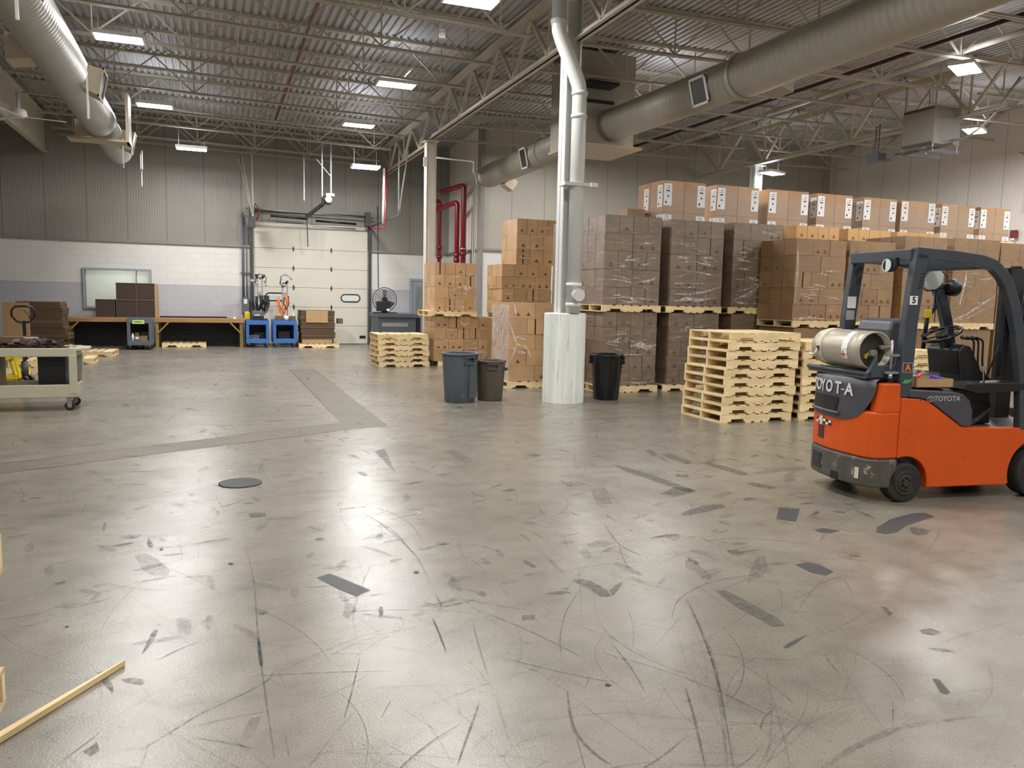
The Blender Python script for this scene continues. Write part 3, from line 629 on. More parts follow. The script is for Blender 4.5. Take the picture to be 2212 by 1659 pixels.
# left duct
dl = thing('air_duct', 'long round galvanised duct with side outlets at upper left', 'duct', (-2.1, 0, 5.15))
m_ = MB().cyl((.0,3.,.1), (0,18.7,0), .33, n=40).cyl((0,19.3,0), (0,22.6,-.02), .3, n=40)
m_.cyl((0,22.6,-.02), (0,22.9,-.02), .3, .24, 40)
m_.build('duct_pipe', M['duct'], dl)
for y, big in ((9.9,1),(14.9,1),(20.4,1)):
    b_ = MB(); s = 1
    b_.prism([(.22,.12),(.22,-.25),(.46,-.36),(.54,.06)], y-.25, y+.25, 'y'); Mx = flange(b_, (.505, y, -.15), (1,0,-.2), .54, .46, .035)
    o = b_.build('side_outlet', M['tan'], dl)
    MB().box(-.235,.235,-.215,.215,-.004,.0, 0, Mx).build('outlet_grille', M['black'], o)
    MB().box(.3,.33,y-.3,y-.27,-.75,-.1).build('hanger_strap', M['white'], dl)
for y in (13.6, 19.7):
    b_ = MB().prism([(-.24,.1),(-.24,-.2),(-.55,-.26),(-.55,.12)], y-.25, y+.25, 'y'); b_.build('side_outlet', M['tan'], dl)
b_ = MB(); b_.box(-.6,.55,18.75,19.25,-.4,-.36).box(.5,.56,18.7,19.3,-.4,.6); b_.build('damper_frame', M['tan'], dl)
b_ = MB(); flange(b_, (.45, 23.4, -.1), (1,.2,0), .35, .5, .05); b_.box(.44,.46,23.38,23.41,-.75,-.3); b_.build('end_bracket', M['white'], dl)
# right duct near run
dr = thing('air_duct', 'large round duct running over the forklift to the plenum box', 'duct', (8.0, 0, 5.3))
m_ = MB().cyl((.04,-.5,.02), (.02,10.9,0), .345, n=40).cyl((.02,10.9,0), (-.15,15.08,-.0), .325, n=40)
m_.cyl((.02,10.85,0), (.02,10.95,0), .36, n=40)
m_.build('duct_pipe', M['duct2'], dr)
for y, s in ((11.6,-1),):
    b_ = MB(); n = Vector((-.9,0,-.25)).normalized(); c = Vector((.0,y,-.02))+n*.36
    Mx = flange(b_, c, n, .46, .46, .04); o = b_.build('side_outlet', M['white'], dr); MB().box(-.2,.2,-.2,.2,-.06,.001,0,Mx).build('outlet_grille', M['dsteel'], o)
MB().prism([(.2,.1),(.2,-.2),(.6,-.3),(.6,.08)], 10.4, 10.9, 'y').build('side_outlet', M['duct2'], dr)
# plenum
pl = thing('hanging_plenum', 'boxy sheet metal plenum behind the white column', 'duct box', (7.6, 15.6, 5.0))
MB().box(-.5,.8,-.5,.9,-.1,1.75).build('casing', M['duct2'], pl)
MB().box(-.55,.97,-.6,.9,-.15,-.1).build('base_tray', M['tan'], pl)
MB().box(-.5,.2,-.95,-.501,1.0,1.05).build('access_panel', M['black'], pl)
b_ = MB().box(-.5,.3,-.55,-.51,.72,.78); b_.build('support_channel', M['black'], pl)
# right duct far run
df = thing('air_duct', 'round duct behind the white column ending near the back wall', 'duct', (7.62, 0, 5.22))
m_ = MB().cyl((0,16.55,0), (.05,22.1,-.02), .33, n=40).cyl((.05,22.1,-.02), (.05,22.45,-.02), .33, .3, 40)
for y in (17.9,): m_.cyl((0,y,0), (0,y+.05,0), .345, n=40)
m_.build('duct_pipe', M['duct2'], df)
n = Vector((-.92,0,-.2)).normalized()
for y in (18.6, 22.3):
    b_ = MB(); nn = n if y < 20 else Vector((-.85,.3,-.2)).normalized(); Mx = flange(b_, Vector((.03,y,-.02))+nn*.37, nn, .42, .5, .04); b_.cyl((0,y,0), tuple(Vector((.03,y,-.02))+nn*.34), .17, n=16)
    o = b_.build('side_outlet', M['white'], df); MB().box(-.17,.17,-.21,.21,-.02,.002,0,Mx).build('outlet_grille', M['black'], o)
for y in (16.9, 21.2):
    MB().prism([(.2,-.1),(.1,-.4),(.35,-.55),(.5,-.3)], y-.12, y+.25, 'y').build('scoop', M['tan'], df)
MB().box(.34,.37,16.7,16.74,-.75,-.4).build('hanger_strap', M['white'], df)

# ------------------------------------------------------------------ pipes
# rain leader on the near column
ld = thing('rain_leader', 'white drain pipe with offset bend strapped to the near column', 'pipe', (5.47, 11.6, 1.476))
m_ = MB().tube([(0,0,0),(0,0,3.42),(-.02,0,3.56),(-.09,0,3.72),(-.33,0,4.2),(-.38,0,4.33),(-.39,0,4.45),(-.39,0,5.35)], .115, 20)
m_.build('pipe_run', M['colw'], ld)
m_ = MB()
for z in (.1,.42,3.05,3.4): MB().cyl((0,0,z), (0,0,z+.06), .128, n=20).build('coupling', M['colw'], ld)
MB().cyl((-.39,0,4.42), (-.39,0,4.5), .128, n=20).build('coupling', M['colw'], ld)
MB().cyl((0,-.1,.29), (0,-.2,.29), .09, n=18).cyl((0,-.2,.29), (0,-.215,.29), .1, n=18).build('cleanout_cap', M['colw'], ld)
MB().cyl((-.39,0,4.9), (-.39,0,5.35), .135, n=20).build('insulated_sleeve', M['trim'], ld)
sb = MB().box(-.27,.14,-.135,.135,2.0,2.05).box(.14,.25,-.12,-.06,2.0,2.05); sb.build('pipe_strap', M['colw'], ld)
MB().box(.18,.3,-.15,-.07,1.995,2.06).build('strap_end', M['white'], ld)
# red sprinkler risers
def pipe(name, label, cat, pts, r, mat, n=12, group=None):
    return tag(MB().tube(pts, r, n).build(name, mat), label, cat, group)
def bend(pts, r=.12):
    out = [Vector(pts[0])]
    for i in range(1, len(pts)-1):
        p = Vector(pts[i]); a = (Vector(pts[i-1])-p).normalized(); b = (Vector(pts[i+1])-p).normalized()
        for t in (0,.25,.5,.75,1): out.append(p+a*r*(1-t)**2+b*r*t**2)
    out.append(Vector(pts[-1])); return out
r1 = thing('sprinkler_riser', 'slim red sprinkler pipe beside the far white column', 'pipe', (7.0, 25.2, 0))
MB().tube(bend([(0,0,0),(0,0,4.75),(-.36,-.15,4.68)]), .065, 12).build('pipe_run', M['red'], r1)
m_ = MB()
for z in (2.55,2.9,3.2,4.5): MB().cyl((0,0,z), (0,0,z+.1), .095, n=14).build('coupling', M['red'], r1)
r2_ = thing('sprinkler_riser', 'pair of thick red sprinkler pipes in the wall corner', 'pipe', (7.36, 23.75, 0))
MB().tube(bend([(0,0,0),(0,0,5.1),(-.5,.8,4.95)]), .08, 14).build('pipe_run', M['red'], r2_)
MB().tube(bend([(-.16,.15,0),(-.16,.15,4.6),(-.62,.85,4.4)]), .075, 14).build('pipe_run', M['red'], r2_)
m_ = MB()
for z in (2.5,2.95,3.1): MB().cyl((0,0,z), (0,0,z+.12), .1, n=14).build('coupling', M['red'], r2_); MB().cyl((-.16,.15,z-.2), (-.16,.15,z-.08), .095, n=14).build('coupling', M['red'], r2_)
MB().cyl((0,0,3.13), (0,0,3.17), .113, n=14).build('coupling_band', M['steel'], r2_)
# wall conduits in the corner
cd = thing('conduit', 'thin gray conduits on the return wall beside the red risers', 'conduit', (7.5, 23.5, 0))
for i, (x, y, z0, z1) in enumerate(((.1,-.2,2.4,5.3),(.1,0,2.6,4.7),(-.02,.4,2.0,5.2))): MB().cyl((x,y,0), (x,y,z1), .022, n=8).build('tube_run', M['joist'], cd)
pipe('hanging_conduit', 'white conduit stepping down to the far duct end', 'conduit', bend([(5.7,21.4,5.45),(6.9,21.4,5.42),(6.9,21.4,5.12),(7.2,21.5,5.08)], .06), .02, M['white'], 8)
pipe('hanging_conduit', 'long straight pale conduit hung below the joists across the left bay', 'conduit', [(-3.5,18.0,5.96),(6.3,18.0,5.9)], .011, M['joist'], 8)
pipe('hanging_sprinkler_pipe', 'dark red sprinkler branch crossing above the left bay joists', 'pipe', [(1.75,4,6.5),(1.75,23.5,6.42)], .032, M['red'], 8)
pipe('hanging_sprinkler_pipe', 'red sprinkler pipe along the right side of the big duct', 'pipe', [(8.5,4,5.62),(8.5,14.9,5.6)], .02, M['red'], 8)
pipe('hanging_sprinkler_pipe', 'dark sprinkler main between the right bay joists', 'pipe', [(12.3,4,6.42),(12.3,22.8,6.4)], .04, M['gap'], 8)
pipe('hanging_drain_pipe', 'gray insulated pipe among the right bay joists', 'pipe', [(13.2,3,6.5),(13.2,22.8,6.4)], .06, M['joist'], 10)
# sensor box on a joist
sn = tag(MB().box(-.055,.055,-.03,.03,-.07,.07).cyl((0,-.03,.0), (0,-.055,0), .035).build('motion_detector', M['white'], loc=(3.62,13.05,5.98)), 'small white sensor box on a joist near the top light', 'sensor')
sn2 = tag(MB().box(-.05,.05,-.02,.02,-.12,.12).build('junction_box', M['white'], loc=(5.28,20.45,5.15)), 'small white junction box on the far column', 'junction box')
# ceiling fan at far left
cf = thing('ceiling_fan', 'pale ceiling fan by the left beam', 'ceiling fan', (-4.0, 21.2, 5.55))
MB().lathe([(.04,.5),(.04,.16),(.16,.12),(.18,0),(.1,-.06)], 20).build('motor', M['white'], cf)
for k in range(3):
    a = .2+k*2*PI/3; MB().box(.15,.95,-.07,.07,-.03,-.02, M=Matrix.Rotation(a,4,'Z')@Matrix.Rotation(.12,4,'X')).build('blade', M['white'], cf)
# hanging unit heater at the right
uh = thing('unit_heater', 'gray box heater hung from the roof near the right wall', 'heater', (14.6, 13.5, 5.2))
MB().box(-.02,.75,-.42,.42,0,.8).build('casing', M['trim'], uh, bevel=.01)
b_ = MB().box(-.05,-.02,-.38,.38,.74,.78).box(-.05,-.02,-.38,.38,-.0,.05); b_.build('louver_rail', M['dsteel'], uh)
b_ = MB().box(-.3,.8,-.4,-.32,-.18,-.1).box(-.3,.8,.1,.18,-.2,-.12).box(.0,.1,-.9,.6,-.1,-.06); b_.build('support_rail', M['dsteel'], uh)
MB().tube(bend([(.5,-.42,.1),(.5,-.75,.05),(.75,-1.15,.45),(.9,-1.6,1.2)], .3), .025, 8).build('flex_conduit', M['steel'], uh)
b_ = MB()
for x, y in ((0,-.4),(.7,-.4),(0,.4),(.7,.4)): MB().bar((x,y,-.15), (x,y,1.5), .02, .02).build('hanger', M['steel'], uh)
b_ = MB().box(-.4,-.15,.7,1.05,-.25,-.05).box(-.3,-.28,.8,.82,-.05,.6).box(-.2,-.18,1.0,1.02,-.05,.6); b_.build('control_box', M['dsteel'], uh)
# right wall bits
cw = thing('wall_conduit', 'thin gray conduit with end fitting high on the right wall', 'conduit', (20.86, 15.5, 0))
MB().tube([(-.0,0,4.45),(0,.0,5.8),(-.3,.1,5.9)], .02, 8).build('tube_run', M['trim'], cw); MB().cyl((0,0,4.36), (0,0,4.46), .05).build('end_fitting', M['dsteel'], cw)
fa = thing('fire_alarm_strobe', 'red fire alarm strobe on the right wall at picture edge', 'alarm', (20.84, 15.75, 3.73))  # red fire alarm on the wall
MB().box(-.07,-.0,-.1,.1,-.1,.12).build('body', M['redp'] if False else M['red'], fa, bevel=.01); MB().box(-.085,-.07,-.05,.05,-.16,-.1).build('base_plate', M['white'], fa)
# ------------------------------------------------------------------ dock door hardware
do = thing('door_opener', 'overhead door opener motor on a sloping rail above the dock door', 'door opener', (3.3, 24.6, 4.45))
MB().box(-.13,.15,-.16,.16,-.1,.12).build('gearbox', M['dsteel'], do, bevel=.02); MB().cyl((.02,-.18,.02), (.02,-.36,.02), .1, n=18).build('motor', M['steel'], do); MB().box(-.05,.2,-.3,-.1,.12,.2).build('control_cover', M['steel'], do)
b_ = MB()
for dx in (-.05,.05): b_.bar((dx-.0,.15,-.02), (dx-.38,1.6,-.33), .03, .05)
b_.bar((-.13,.15,-.12), (-.45,1.6,-.42), .012, .012); b_.build('rail', M['dsteel'], do)
b_ = MB()
for x, y in ((-.12,0),(.14,0),(-.52,1.2)): MB().bar((x,y,.1), (x,y,1.7), .035, .035).build('hanger', M['steel'], do)
MB().bar((-.28,0,1.2), (.12,-.0,.75), .02, .02).build('hanger_brace', M['steel'], do)
MB().bar((-.4,1.62,-.36), (-.36,1.7,-1.3), .03, .03).build('drop_arm', M['dsteel'], do)
th_ = thing('door_spring_bar', 'dark horizontal spring shaft above the dock door', 'door hardware', (3.1, 26.42, 4.06))
MB().cyl((-2.05,0,.22), (2.0,0,.12), .02).build('shaft', M['steel'], th_)
MB().box(-1.95,1.9,.1,.16,.2,.3).build('header_channel', M['trim'], th_)
for x0, x1, z in ((-1.3,-.15,.02),(.1,1.4,-.06)): MB().cyl((x0,-.05,z), (x1,-.05,z-.04), .035).build('spring', M['black'], th_)
for x in (-1.85,1.78): MB().box(x-.08,x+.08,-.12,.1,-.15,.3).build('bearing_plate', M['dsteel'], th_)
MB().box(-1.8,1.8,.02,.06,-.22,-.19).build('stiffener', M['steel'], th_)
tk = thing('door_track_support', 'sloped track with hanging angle irons right of the dock door', 'door hardware', (4.98, 25.9, 3.75))
MB().bar((.04,.55,.17), (.06,-3.8,.2), .05, .04).build('horizontal_track', M['dsteel'], tk)
b_ = MB(); MB().bar((.06,-3.4,.2), (.06,-3.4,2.0), .03, .03).build('hanger', M['steel'], tk); MB().bar((.06,-3.4,.2), (.32,-3.4,2.0), .03, .03).build('hanger', M['steel'], tk)
tk2 = thing('door_track_support', 'braced angle irons rising from the left dock door post', 'door hardware', (1.22, 26.05, 3.7))
b_ = MB(); 
for p0, p1, w1, h1 in (((.05,.0,0),(.03,0,2.2),.035,.035),((.05,0,.2),(-.36,-.1,2.0),.02,.02),((.02,-.05,.4),(-.28,-.3,2.1),.02,.02)): MB().bar(p0, p1, w1, h1).build('brace', M['joist'], tk2)
b_ = MB()
b_ = MB(); b_.box(-.1,.1,-.15,.05,-.05,.25).box(-.35,.1,-.03,.0,.28,.31); b_.build('bracket', M['dsteel'], tk2)
MB().tube(bend([(.15,.0,.2),(.25,.0,.5),(.1,0,.7)], .1), .02, 8, mi=0).build('pull_cord', M['red'], tk2)
gp = thing('hanging_guard_pipe', 'red and white pipe hanging down beside the right door track', 'pipe', (4.9, 24.0, 3.7))
MB().cyl((0,0,.12), (0.03,0,1.75), .035).build('white_sleeve', M['white'], gp); MB().tube(bend([(-.35,.2,.0),(.06,0,.0),(.1,0,1.75)], .04), .022, 8).build('pipe_run', M['red'], gp)
sw = thing('disconnect_switch', 'gray electrical switch box left of the dock door', 'switch box', (1.02, WB-.07, 1.25))
MB().box(-.11,.11,-.14,0,-.25,.25).build('enclosure', M['cartg'], sw, bevel=.01); MB().box(-.05,.05,-.145,-.14,.05,.2).build('label_plate', M['paper'], sw)
b_ = MB(); b_.cyl((-.06,-.07,.25), (-.06,-.07,2.9), .03).cyl((.05,-.07,.25), (.05,-.07,2.6), .018); b_.box(-.14,.22,-.1,-.04,1.02,1.05); b_.build('conduit', M['cartg'], sw)
pipe('hanging_conduit', 'thin dark conduit down the wall right of the dock door', 'conduit', [(5.28, WB-.09, 1.9),(5.25, WB-.09, 4.6)], .014, M['dsteel'], 6)
# bollards
for x, y, lb in ((5.1, 25.75, 'yellow bollard right of the dock door'), (1.06, 26.3, 'yellow bollard behind the left blue cart')):
    b = thing('bollard', lb, 'bollard', (x, y, 0), group='yellow bollards at the dock door'); MB().lathe([(.085,0),(.085,1.0),(.07,1.05),(.0,1.07)], 20).build('post', M['yellow'], b); MB().box(-.13,.13,-.13,.13,0,.012).build('base_plate', M['yellow'], b)

# ------------------------------------------------------------------ workbenches
def bench(name, label, x0, x1, y0, y1, braces):
    t = thing(name, label, 'workbench', (x0, y0, 0)); L = x1-x0; D = y1-y0
    MB().box(0,L,0,D,.815,.85).build('bench_top', M['bench'], t)
    MB().box(0.02,L-.02,.0,.04,.74,.815).box(0.02,L-.02,D-.04,D,.74,.815).build('apron', M['bench'], t)
    for x in (.06, L-.15):
        for y in (.03, D-.13): MB().box(x,x+.09,y,y+.09,0,.74).build('leg', M['post'], t)
    for s in braces:
        a, b = ((.12,.42),(.42,.74)) if s == 0 else ((L-.12,.42),(L-.42,.74))
        MB().bar((a[0],.05,a[1]), (b[0],.05,b[1]), .04, .09, up=(0,1,0)).build('brace', M['brace'], t)
    MB().box(.0,L,D-.02,D,.05,.74).build('dark_back_sheet', M['benchback'], t)  # near-black sheet across the back below the bench top
    return t
bench('workbench', 'wooden workbench on posts under the office window', -3.95, -1.78, 25.25, 26.45, (0,))
MB  # noqa
b_ = None
bench('workbench', 'wooden workbench between the gray cart and the left blue cart', -1.6, .95, 25.25, 26.45, (0, 1))
tag(MB().box(0,1.9,0,.3,0,.04).build('dark_plank', M['gap'], loc=(-1.45,26.05,.851)), 'dark red plank lying on the right workbench', 'plank')
tag(MB().prism([(0,0),(.09,0),(.06,.07),(.02,.06)], 0, .12).build('tape_dispenser', M['white'], loc=(.62,25.5,.851)), 'small white tape dispenser on the right workbench end', 'tape dispenser')
# open dark boxes standing on the left bench
def open_box(name, label, x, y, z, w, d, h, grp):
    t = thing(name, label, 'box', (x,y,z), group=grp); c = MB(); k = .012
    c.box(0,k,0,d,0,h).box(w-k,w,0,d,0,h).box(k,w-k,0,d,0,k).box(k,w-k,0,d,h-k,h); c.build('walls', M['kraftd'], t)
    c = MB(); c.box(k,w-k,.015,d,k,h-k); c.build('dark_fill', M['fluted'], t); return t  # dark block filling the box behind its open front
gb = 'open boxes with dark filling on the bench'
open_box('dark_open_box', 'low open box with dark filling, left end of the bench stack', -3.15, 25.8, .851, .51, .45, .52, gb)
open_box('dark_open_box', 'open box with dark filling, lower left of the square stack', -2.6, 25.8, .851, .53, .45, .51, gb)
open_box('dark_open_box', 'open box with dark filling, lower right of the square stack', -2.06, 25.8, .851, .49, .45, .51, gb)
open_box('dark_open_box', 'open box with dark filling, upper left of the square stack', -2.6, 25.8, 1.362, .53, .45, .5, gb)
open_box('dark_open_box', 'open box with dark filling, upper right of the square stack', -2.06, 25.8, 1.362, .49, .45, .5, gb)
tag(MB().box(0,.07,0,.45,0,.98).build('cardboard_strip', M['kraft'], loc=(-1.565,25.8,.851)), 'tan cardboard strip standing against the dark open boxes', 'cardboard')

# ------------------------------------------------------------------ utility carts by the wall
def cart(name, label, x, y, w, d, h, mat, rz=0, grp=None, dark=True):
    t = thing(name, label, 'utility cart', (x,y,0), rz, grp); k = .09; z0 = .13
    MB().box(0,w,0,d,h-.14,h-.02).build('top_shelf', mat, t, bevel=.012)
    r = MB()
    for a in ((0,w,0,.025),(0,w,d-.025,d),(0,.025,.025,d-.025),(w-.025,w,.025,d-.025)): r.box(a[0],a[1],a[2],a[3],h-.02,h)
    r.build('rim', mat, t)
    MB().box(0,w,0,d,z0,z0+.13).build('bottom_shelf', mat, t, bevel=.012)
    if dark:
        MB().box(k,w-k,d-.03,d-.01,z0+.13,h-.14).build('dark_back_sheet', M['black'], t)
        for x_ in (.01, w-.03): MB().box(x_,x_+.02,k,d-k,z0+.13,h-.14).build('end_panel', mat, t)
    for x_ in (0, w-k):
        for y_ in (0, d-k): MB().box(x_,x_+k,y_,y_+k,z0+.13,h-.14).build('upright', mat, t, bevel=.01)
    for x_ in (.07, w-.07):
        for y_ in (.08, d-.08):
            c = MB().cyl((x_-.015,y_,.052), (x_+.015,y_,.052), .052, n=16); o = c.build('caster', M['black'], t); MB().box(x_-.025,x_+.025,y_-.03,y_+.03,.1,z0).build('fork', M['steel'], o)
    return t
cart('utility_cart', 'gray plastic utility cart between the two workbenches', -2.2, 24.2, .64, 1.0, .88, M['cartg'])
cs = thing('card_sign', 'lime green card taped to the gray cart', 'sign', (-1.9, 24.175, .785)); MB().box(-.15,.15,0,.006,-.055,.055).build('card', M['lgreen'], cs); MB().box(-.1,.06,-.001,.0,-.012,.01).cyl((.085,0,-.0), (.085,-.001,-.0), .014).build('print', M['ink'], cs)
tag(MB().box(0,.3,0,.25,0,.13).build('carton', M['kraft'], loc=(-1.99,24.4,.262)), 'small open tan carton inside the gray cart', 'carton')
tag(MB().box(0,.1,0,.14,0,.22).build('carton', M['kraftd'], loc=(-2.0,24.25,.262)), 'narrow carton with white label in the gray cart', 'carton'); tag(MB().box(0,.09,0,.004,0,.07).build('paper_tag', M['paper'], loc=(-1.995,24.24,.3)), 'white paper tag in front of the narrow carton', 'tag')
tag(MB().lathe([(.04,0),(.04,.13),(.02,.16),(.02,.2)], 14).build('spray_can', M['white'], loc=(-2.06,24.27,.262)), 'white spray can inside the gray cart', 'spray can')
tag(MB().box(0,.2,0,.16,0,.1).build('charger', M['blackg'], loc=(-1.86,24.43,.395)), 'black device on the tan carton in the gray cart', 'device')
cart('utility_cart', 'left blue plastic cart loaded with a tool stand', .97, 25.1, .67, .95, .83, M['blue'], grp='blue utility carts at the dock door')
cart('utility_cart', 'right blue plastic cart with the orange hose stand', 1.76, 25.12, .7, .95, .83, M['blue'], grp='blue utility carts at the dock door')
tag(MB().box(0,.3,0,.2,0,.12).box(.02,.2,-.001,.0,.02,.08).build('parts_bin', M['bing'], loc=(1.06,25.25,.262)), 'green gray parts inside the left blue cart', 'bin')
tag(MB().box(0,.36,0,.3,0,.18).build('tool_case', M['black'], loc=(1.22,25.5,.262)), 'black case inside the left blue cart', 'case'); tag(MB().box(0,.36,0,.3,0,.22).build('tool_case', M['black'], loc=(1.92,25.4,.262)), 'black case inside the right blue cart', 'case')
def tool_stand(label, x, y, z, n, hose, hosel):
    t = thing('tool_stand', label, 'tool stand', (x,y,z))
    MB().box(-.22,.22,-.16,.16,0,.03).build('base', M['dsteel'], t)
    p = MB()
    for dx in (-.07,.07): p.box(dx-.02,dx+.02,-.02,.02,.03,1.1+.25*(n > 1))
    p.box(-.09,.09,-.025,.025,.75,.85); p.build('mast', M['steel'], t)
    hd = MB(); rs_ = random.Random(5)
    for k in range(4*n):
        a = rs_.uniform(-.28,.28) if n > 1 else rs_.uniform(-.12,.1); zz = rs_.uniform(.95,1.4) if n > 1 else rs_.uniform(.95,1.18)
        hd.cyl((a,-.05,zz), (a+rs_.uniform(-.12,.12),-.07,zz+rs_.uniform(-.08,.1)), rs_.uniform(.02,.045), n=8, mi=rs_.choice([0,0,1]))
    hd.tube(bend([(-.14,0,1.1),(-.1,0,1.42),(.16,-.02,1.38),(.2,-.03,1.25)], .1), .025, 8, mi=0)
    hd.build('tool_head', [M['steel'], M['black']], t)
    for k in range(5*n):
        x0 = rs_.uniform(-.2,.2) if n > 1 else rs_.uniform(-.1,.1); w = rs_.uniform(.05,.12); z1 = rs_.uniform(.1,.35)
        MB().tube([(x0-w,-.06-.01*k,.72),(x0-w*1.2,-.07-.01*k,.5),(x0-w*.6,-.08-.01*k,z1+.08),(x0,-.08-.01*k,z1),(x0+w*.6,-.08-.01*k,z1+.08),(x0+w*1.2,-.07-.01*k,.5),(x0+w*.9,-.06-.01*k,.75)], .016, 6).build('hose_loop', hose if k % 5 < 4 else M['black'], t)
    return t
tool_stand('steel tool stand hung with black hoses on the left blue cart', 1.42, 25.78, .831, 3, M['black'], '')
tool_stand('small tool stand with orange hose coil on the right blue cart', 2.17, 25.8, .831, 1, M['orangec'], '')
bc = thing('battery_charger', 'gray box charger in front of the black hoses', 'charger', (1.16, 25.12, .831)); MB().box(0,.33,0,.22,.12,.28).build('casing', M['cartg'], bc, bevel=.01); MB().box(0,.33,0,.22,0,.12).build('base', M['black'], bc); MB().box(.07,.22,-.004,0,.14,.17).build('label_plate', M['paper'], bc)
tag(MB().box(0,.24,0,.2,0,.13).build('carton', M['kraftd'], loc=(1.84,25.25,.831)), 'small brown carton at left on the right blue cart', 'carton')
tag(MB().box(0,.2,0,.2,0,.13).build('carton', M['kraftd'], loc=(2.24,25.27,.831)), 'small brown carton at right on the right blue cart', 'carton')
tag(MB().lathe([(.06,0),(.07,.14),(.06,.14),(.055,.02)], 18).build('cup', M['white'], loc=(2.16,25.2,.831)), 'white cup between cartons on the right blue cart', 'cup')
tag(MB().lathe([(.02,0),(.07,.02),(.05,.12),(.06,.18),(.03,.24),(.0,.25)], 10).build('plastic_bag', M['film2'], loc=(2.4,25.53,.831)), 'crumpled clear plastic bag at the right blue cart edge', 'bag')

# hopper and fan
hp = thing('dump_hopper', 'dark gray steel dump hopper under the fan', 'hopper', (4.72, 23.7, 0))
MB().prism([(0,.2),(0,1.0),(1.2,1.0),(1.2,.75),(.75,.2)], .0, 1.15, 'x').build('tub', M['hopper'], hp, bevel=.01)
MB().box(-.05,1.22,-.06,1.25,1.0,1.12).build('rim', M['hopper'], hp, bevel=.01); MB().box(-.02,1.18,0,1.15,.06,.2).build('base_frame', M['dsteel'], hp); MB().box(.0,.12,.05,1.1,0,.06).box(1.05,1.17,.05,1.1,0,.06).build('fork_pocket', M['dsteel'], hp)
MB().box(.1,.9,-.012,0,.72,.84).build('reflective_strip', M['steel'], hp); MB().box(1.19,1.32,.1,.3,.4,1.0).build('release_handle', M['black'], hp)
fn = thing('industrial_fan', 'round caged fan on the dark hopper', 'fan', (4.99, 24.15, 1.121))
cg = MB(); R = .37; C0 = Vector((0,0,.41))
for r in (.37,.3,.23,.16,.1):
    dy = -.12*(1-(r/.37)**2)
    for s in (1,-1): cg.tube([C0+Vector((r*math.cos(2*PI*i/32), dy*s-(.0 if s > 0 else .0)+(.0), r*math.sin(2*PI*i/32))) for i in range(32)], .004 if r < .36 else .012, 5, closed=True)
for i in range(24):
    a = 2*PI*i/24
    for s in (1,-1): cg.tube([C0+Vector((r*math.cos(a), -.12*s*(1-(r/.37)**2), r*math.sin(a))) for r in (.06,.16,.26,.37)], .0035, 4)
cg.build('cage', M['dsteel'], fn)
for k in range(3):
    a = k*2*PI/3+.5; MB().prism([(.04,-.03),(.3,-.09),(.32,.07),(.04,.03)], -.01, .005, 'y', M=Matrix.Translation(C0)@Matrix.Rotation(a,4,'Y')@Matrix.Rotation(.4,4,'X')).build('blade', M['cartg'], fn)
MB().cyl(C0+Vector((0,-.05,0)), C0+Vector((0,.1,0)), .08).build('hub', M['black'], fn)
MB().box(-.3,.12,-.3,-.18,.06,.36).build('motor_box', M['black'], fn, bevel=.01); MB().box(-.35,.35,-.2,.2,-.0,.03).box(-.06,.06,-.05,.05,.03,.1).build('base', M['black'], fn); MB().box(0.0,.1,-.305,-.3,.08,.14).build('label_plate', M['paper'], fn)
# ------------------------------------------------------------------ pallets
PH = .128
def pallet_proto(w=1.22, d=1.016, seed=0):
    rs_ = random.Random(seed); t = thing('pallet', 'x', 'pallet'); h0, h1 = .017, PH-.017
    def stringer(y):
        n0, n1 = .16*w/1.22, .39*w/1.22
        pr = [(0,h0),(n0,h0),(n0+.012,h0+.038),(n1-.012,h0+.038),(n1,h0),(w-n1,h0),(w-n1+.012,h0+.038),(w-n0-.012,h0+.038),(w-n0,h0),(w,h0),(w,h1),(0,h1)]
        return MB().prism(pr, y, y+.038, 'y')
    for y in (0, d/2-.019, d-.038): stringer(y).build('stringer', M['pine'], t)
    def deck(n, z, wid):
        m_ = MB()
        cs = [w*i/(n-1) for i in range(n)] if n > 5 else [0, w*.385, w*.5, w*.615, w]
        for i in range(n):
            ww = wid*rs_.uniform(.9,1.1); c = ww/2 if i == 0 else (w-ww/2 if i == n-1 else cs[i]+rs_.uniform(-.012,.012))
            m_.box(c-ww/2, c+ww/2, -.002+rs_.uniform(-.002,.002), d+.002, z, z+.017)
        return m_
    deck(8, h1, .11).build('top_deck', M['pineY'], t); deck(5, 0, .1).build('bottom_deck', M['pineY'], t)
    return t
P0 = [pallet_proto(seed=k) for k in range(3)]
PUSED = [False]*3; PK = [0]
def pallet(x, y, z, rz=0, label='', group=None):
    k = PK[0] % 3; PK[0] += 1
    t = P0[k] if not PUSED[k] else dup(P0[k])
    PUSED[k] = True; t.location = (x,y,z); t.rotation_euler = (0,0,rz); t['label'] = label
    if group: t['group'] = group
    return t
rp = random.Random(11)
def stack(x, y, n, desc, group, rz=0, jit=.012, top=None, drift=0.):
    for i in range(n):
        nm = 'topmost pallet' if i == n-1 else ('bottom pallet' if i == 0 else ORD[i]+' pallet up')
        pallet(x+rp.uniform(-jit,jit)+drift*i, y+rp.uniform(-jit,jit), i*(PH+.0005), rz+rp.uniform(-.006,.006), 'pale wooden '+nm+' in '+desc, group)
stack(6.70, 9.2, 10, 'the ten-high stack beside the forklift', 'pallets in the ten-high stack', drift=.009)
stack(8.02, 9.16, 9, 'the middle stack behind the propane tank', 'pallets in the middle stack', drift=.004)
stack(9.4, 9.16, 8, 'the stack seen through the forklift cab', 'pallets in the stack behind the cab', drift=.0)
stack(3.64, 18.3, 6, 'the low stack before the dark hopper', 'pallets in the low stack by the hopper', jit=.025)
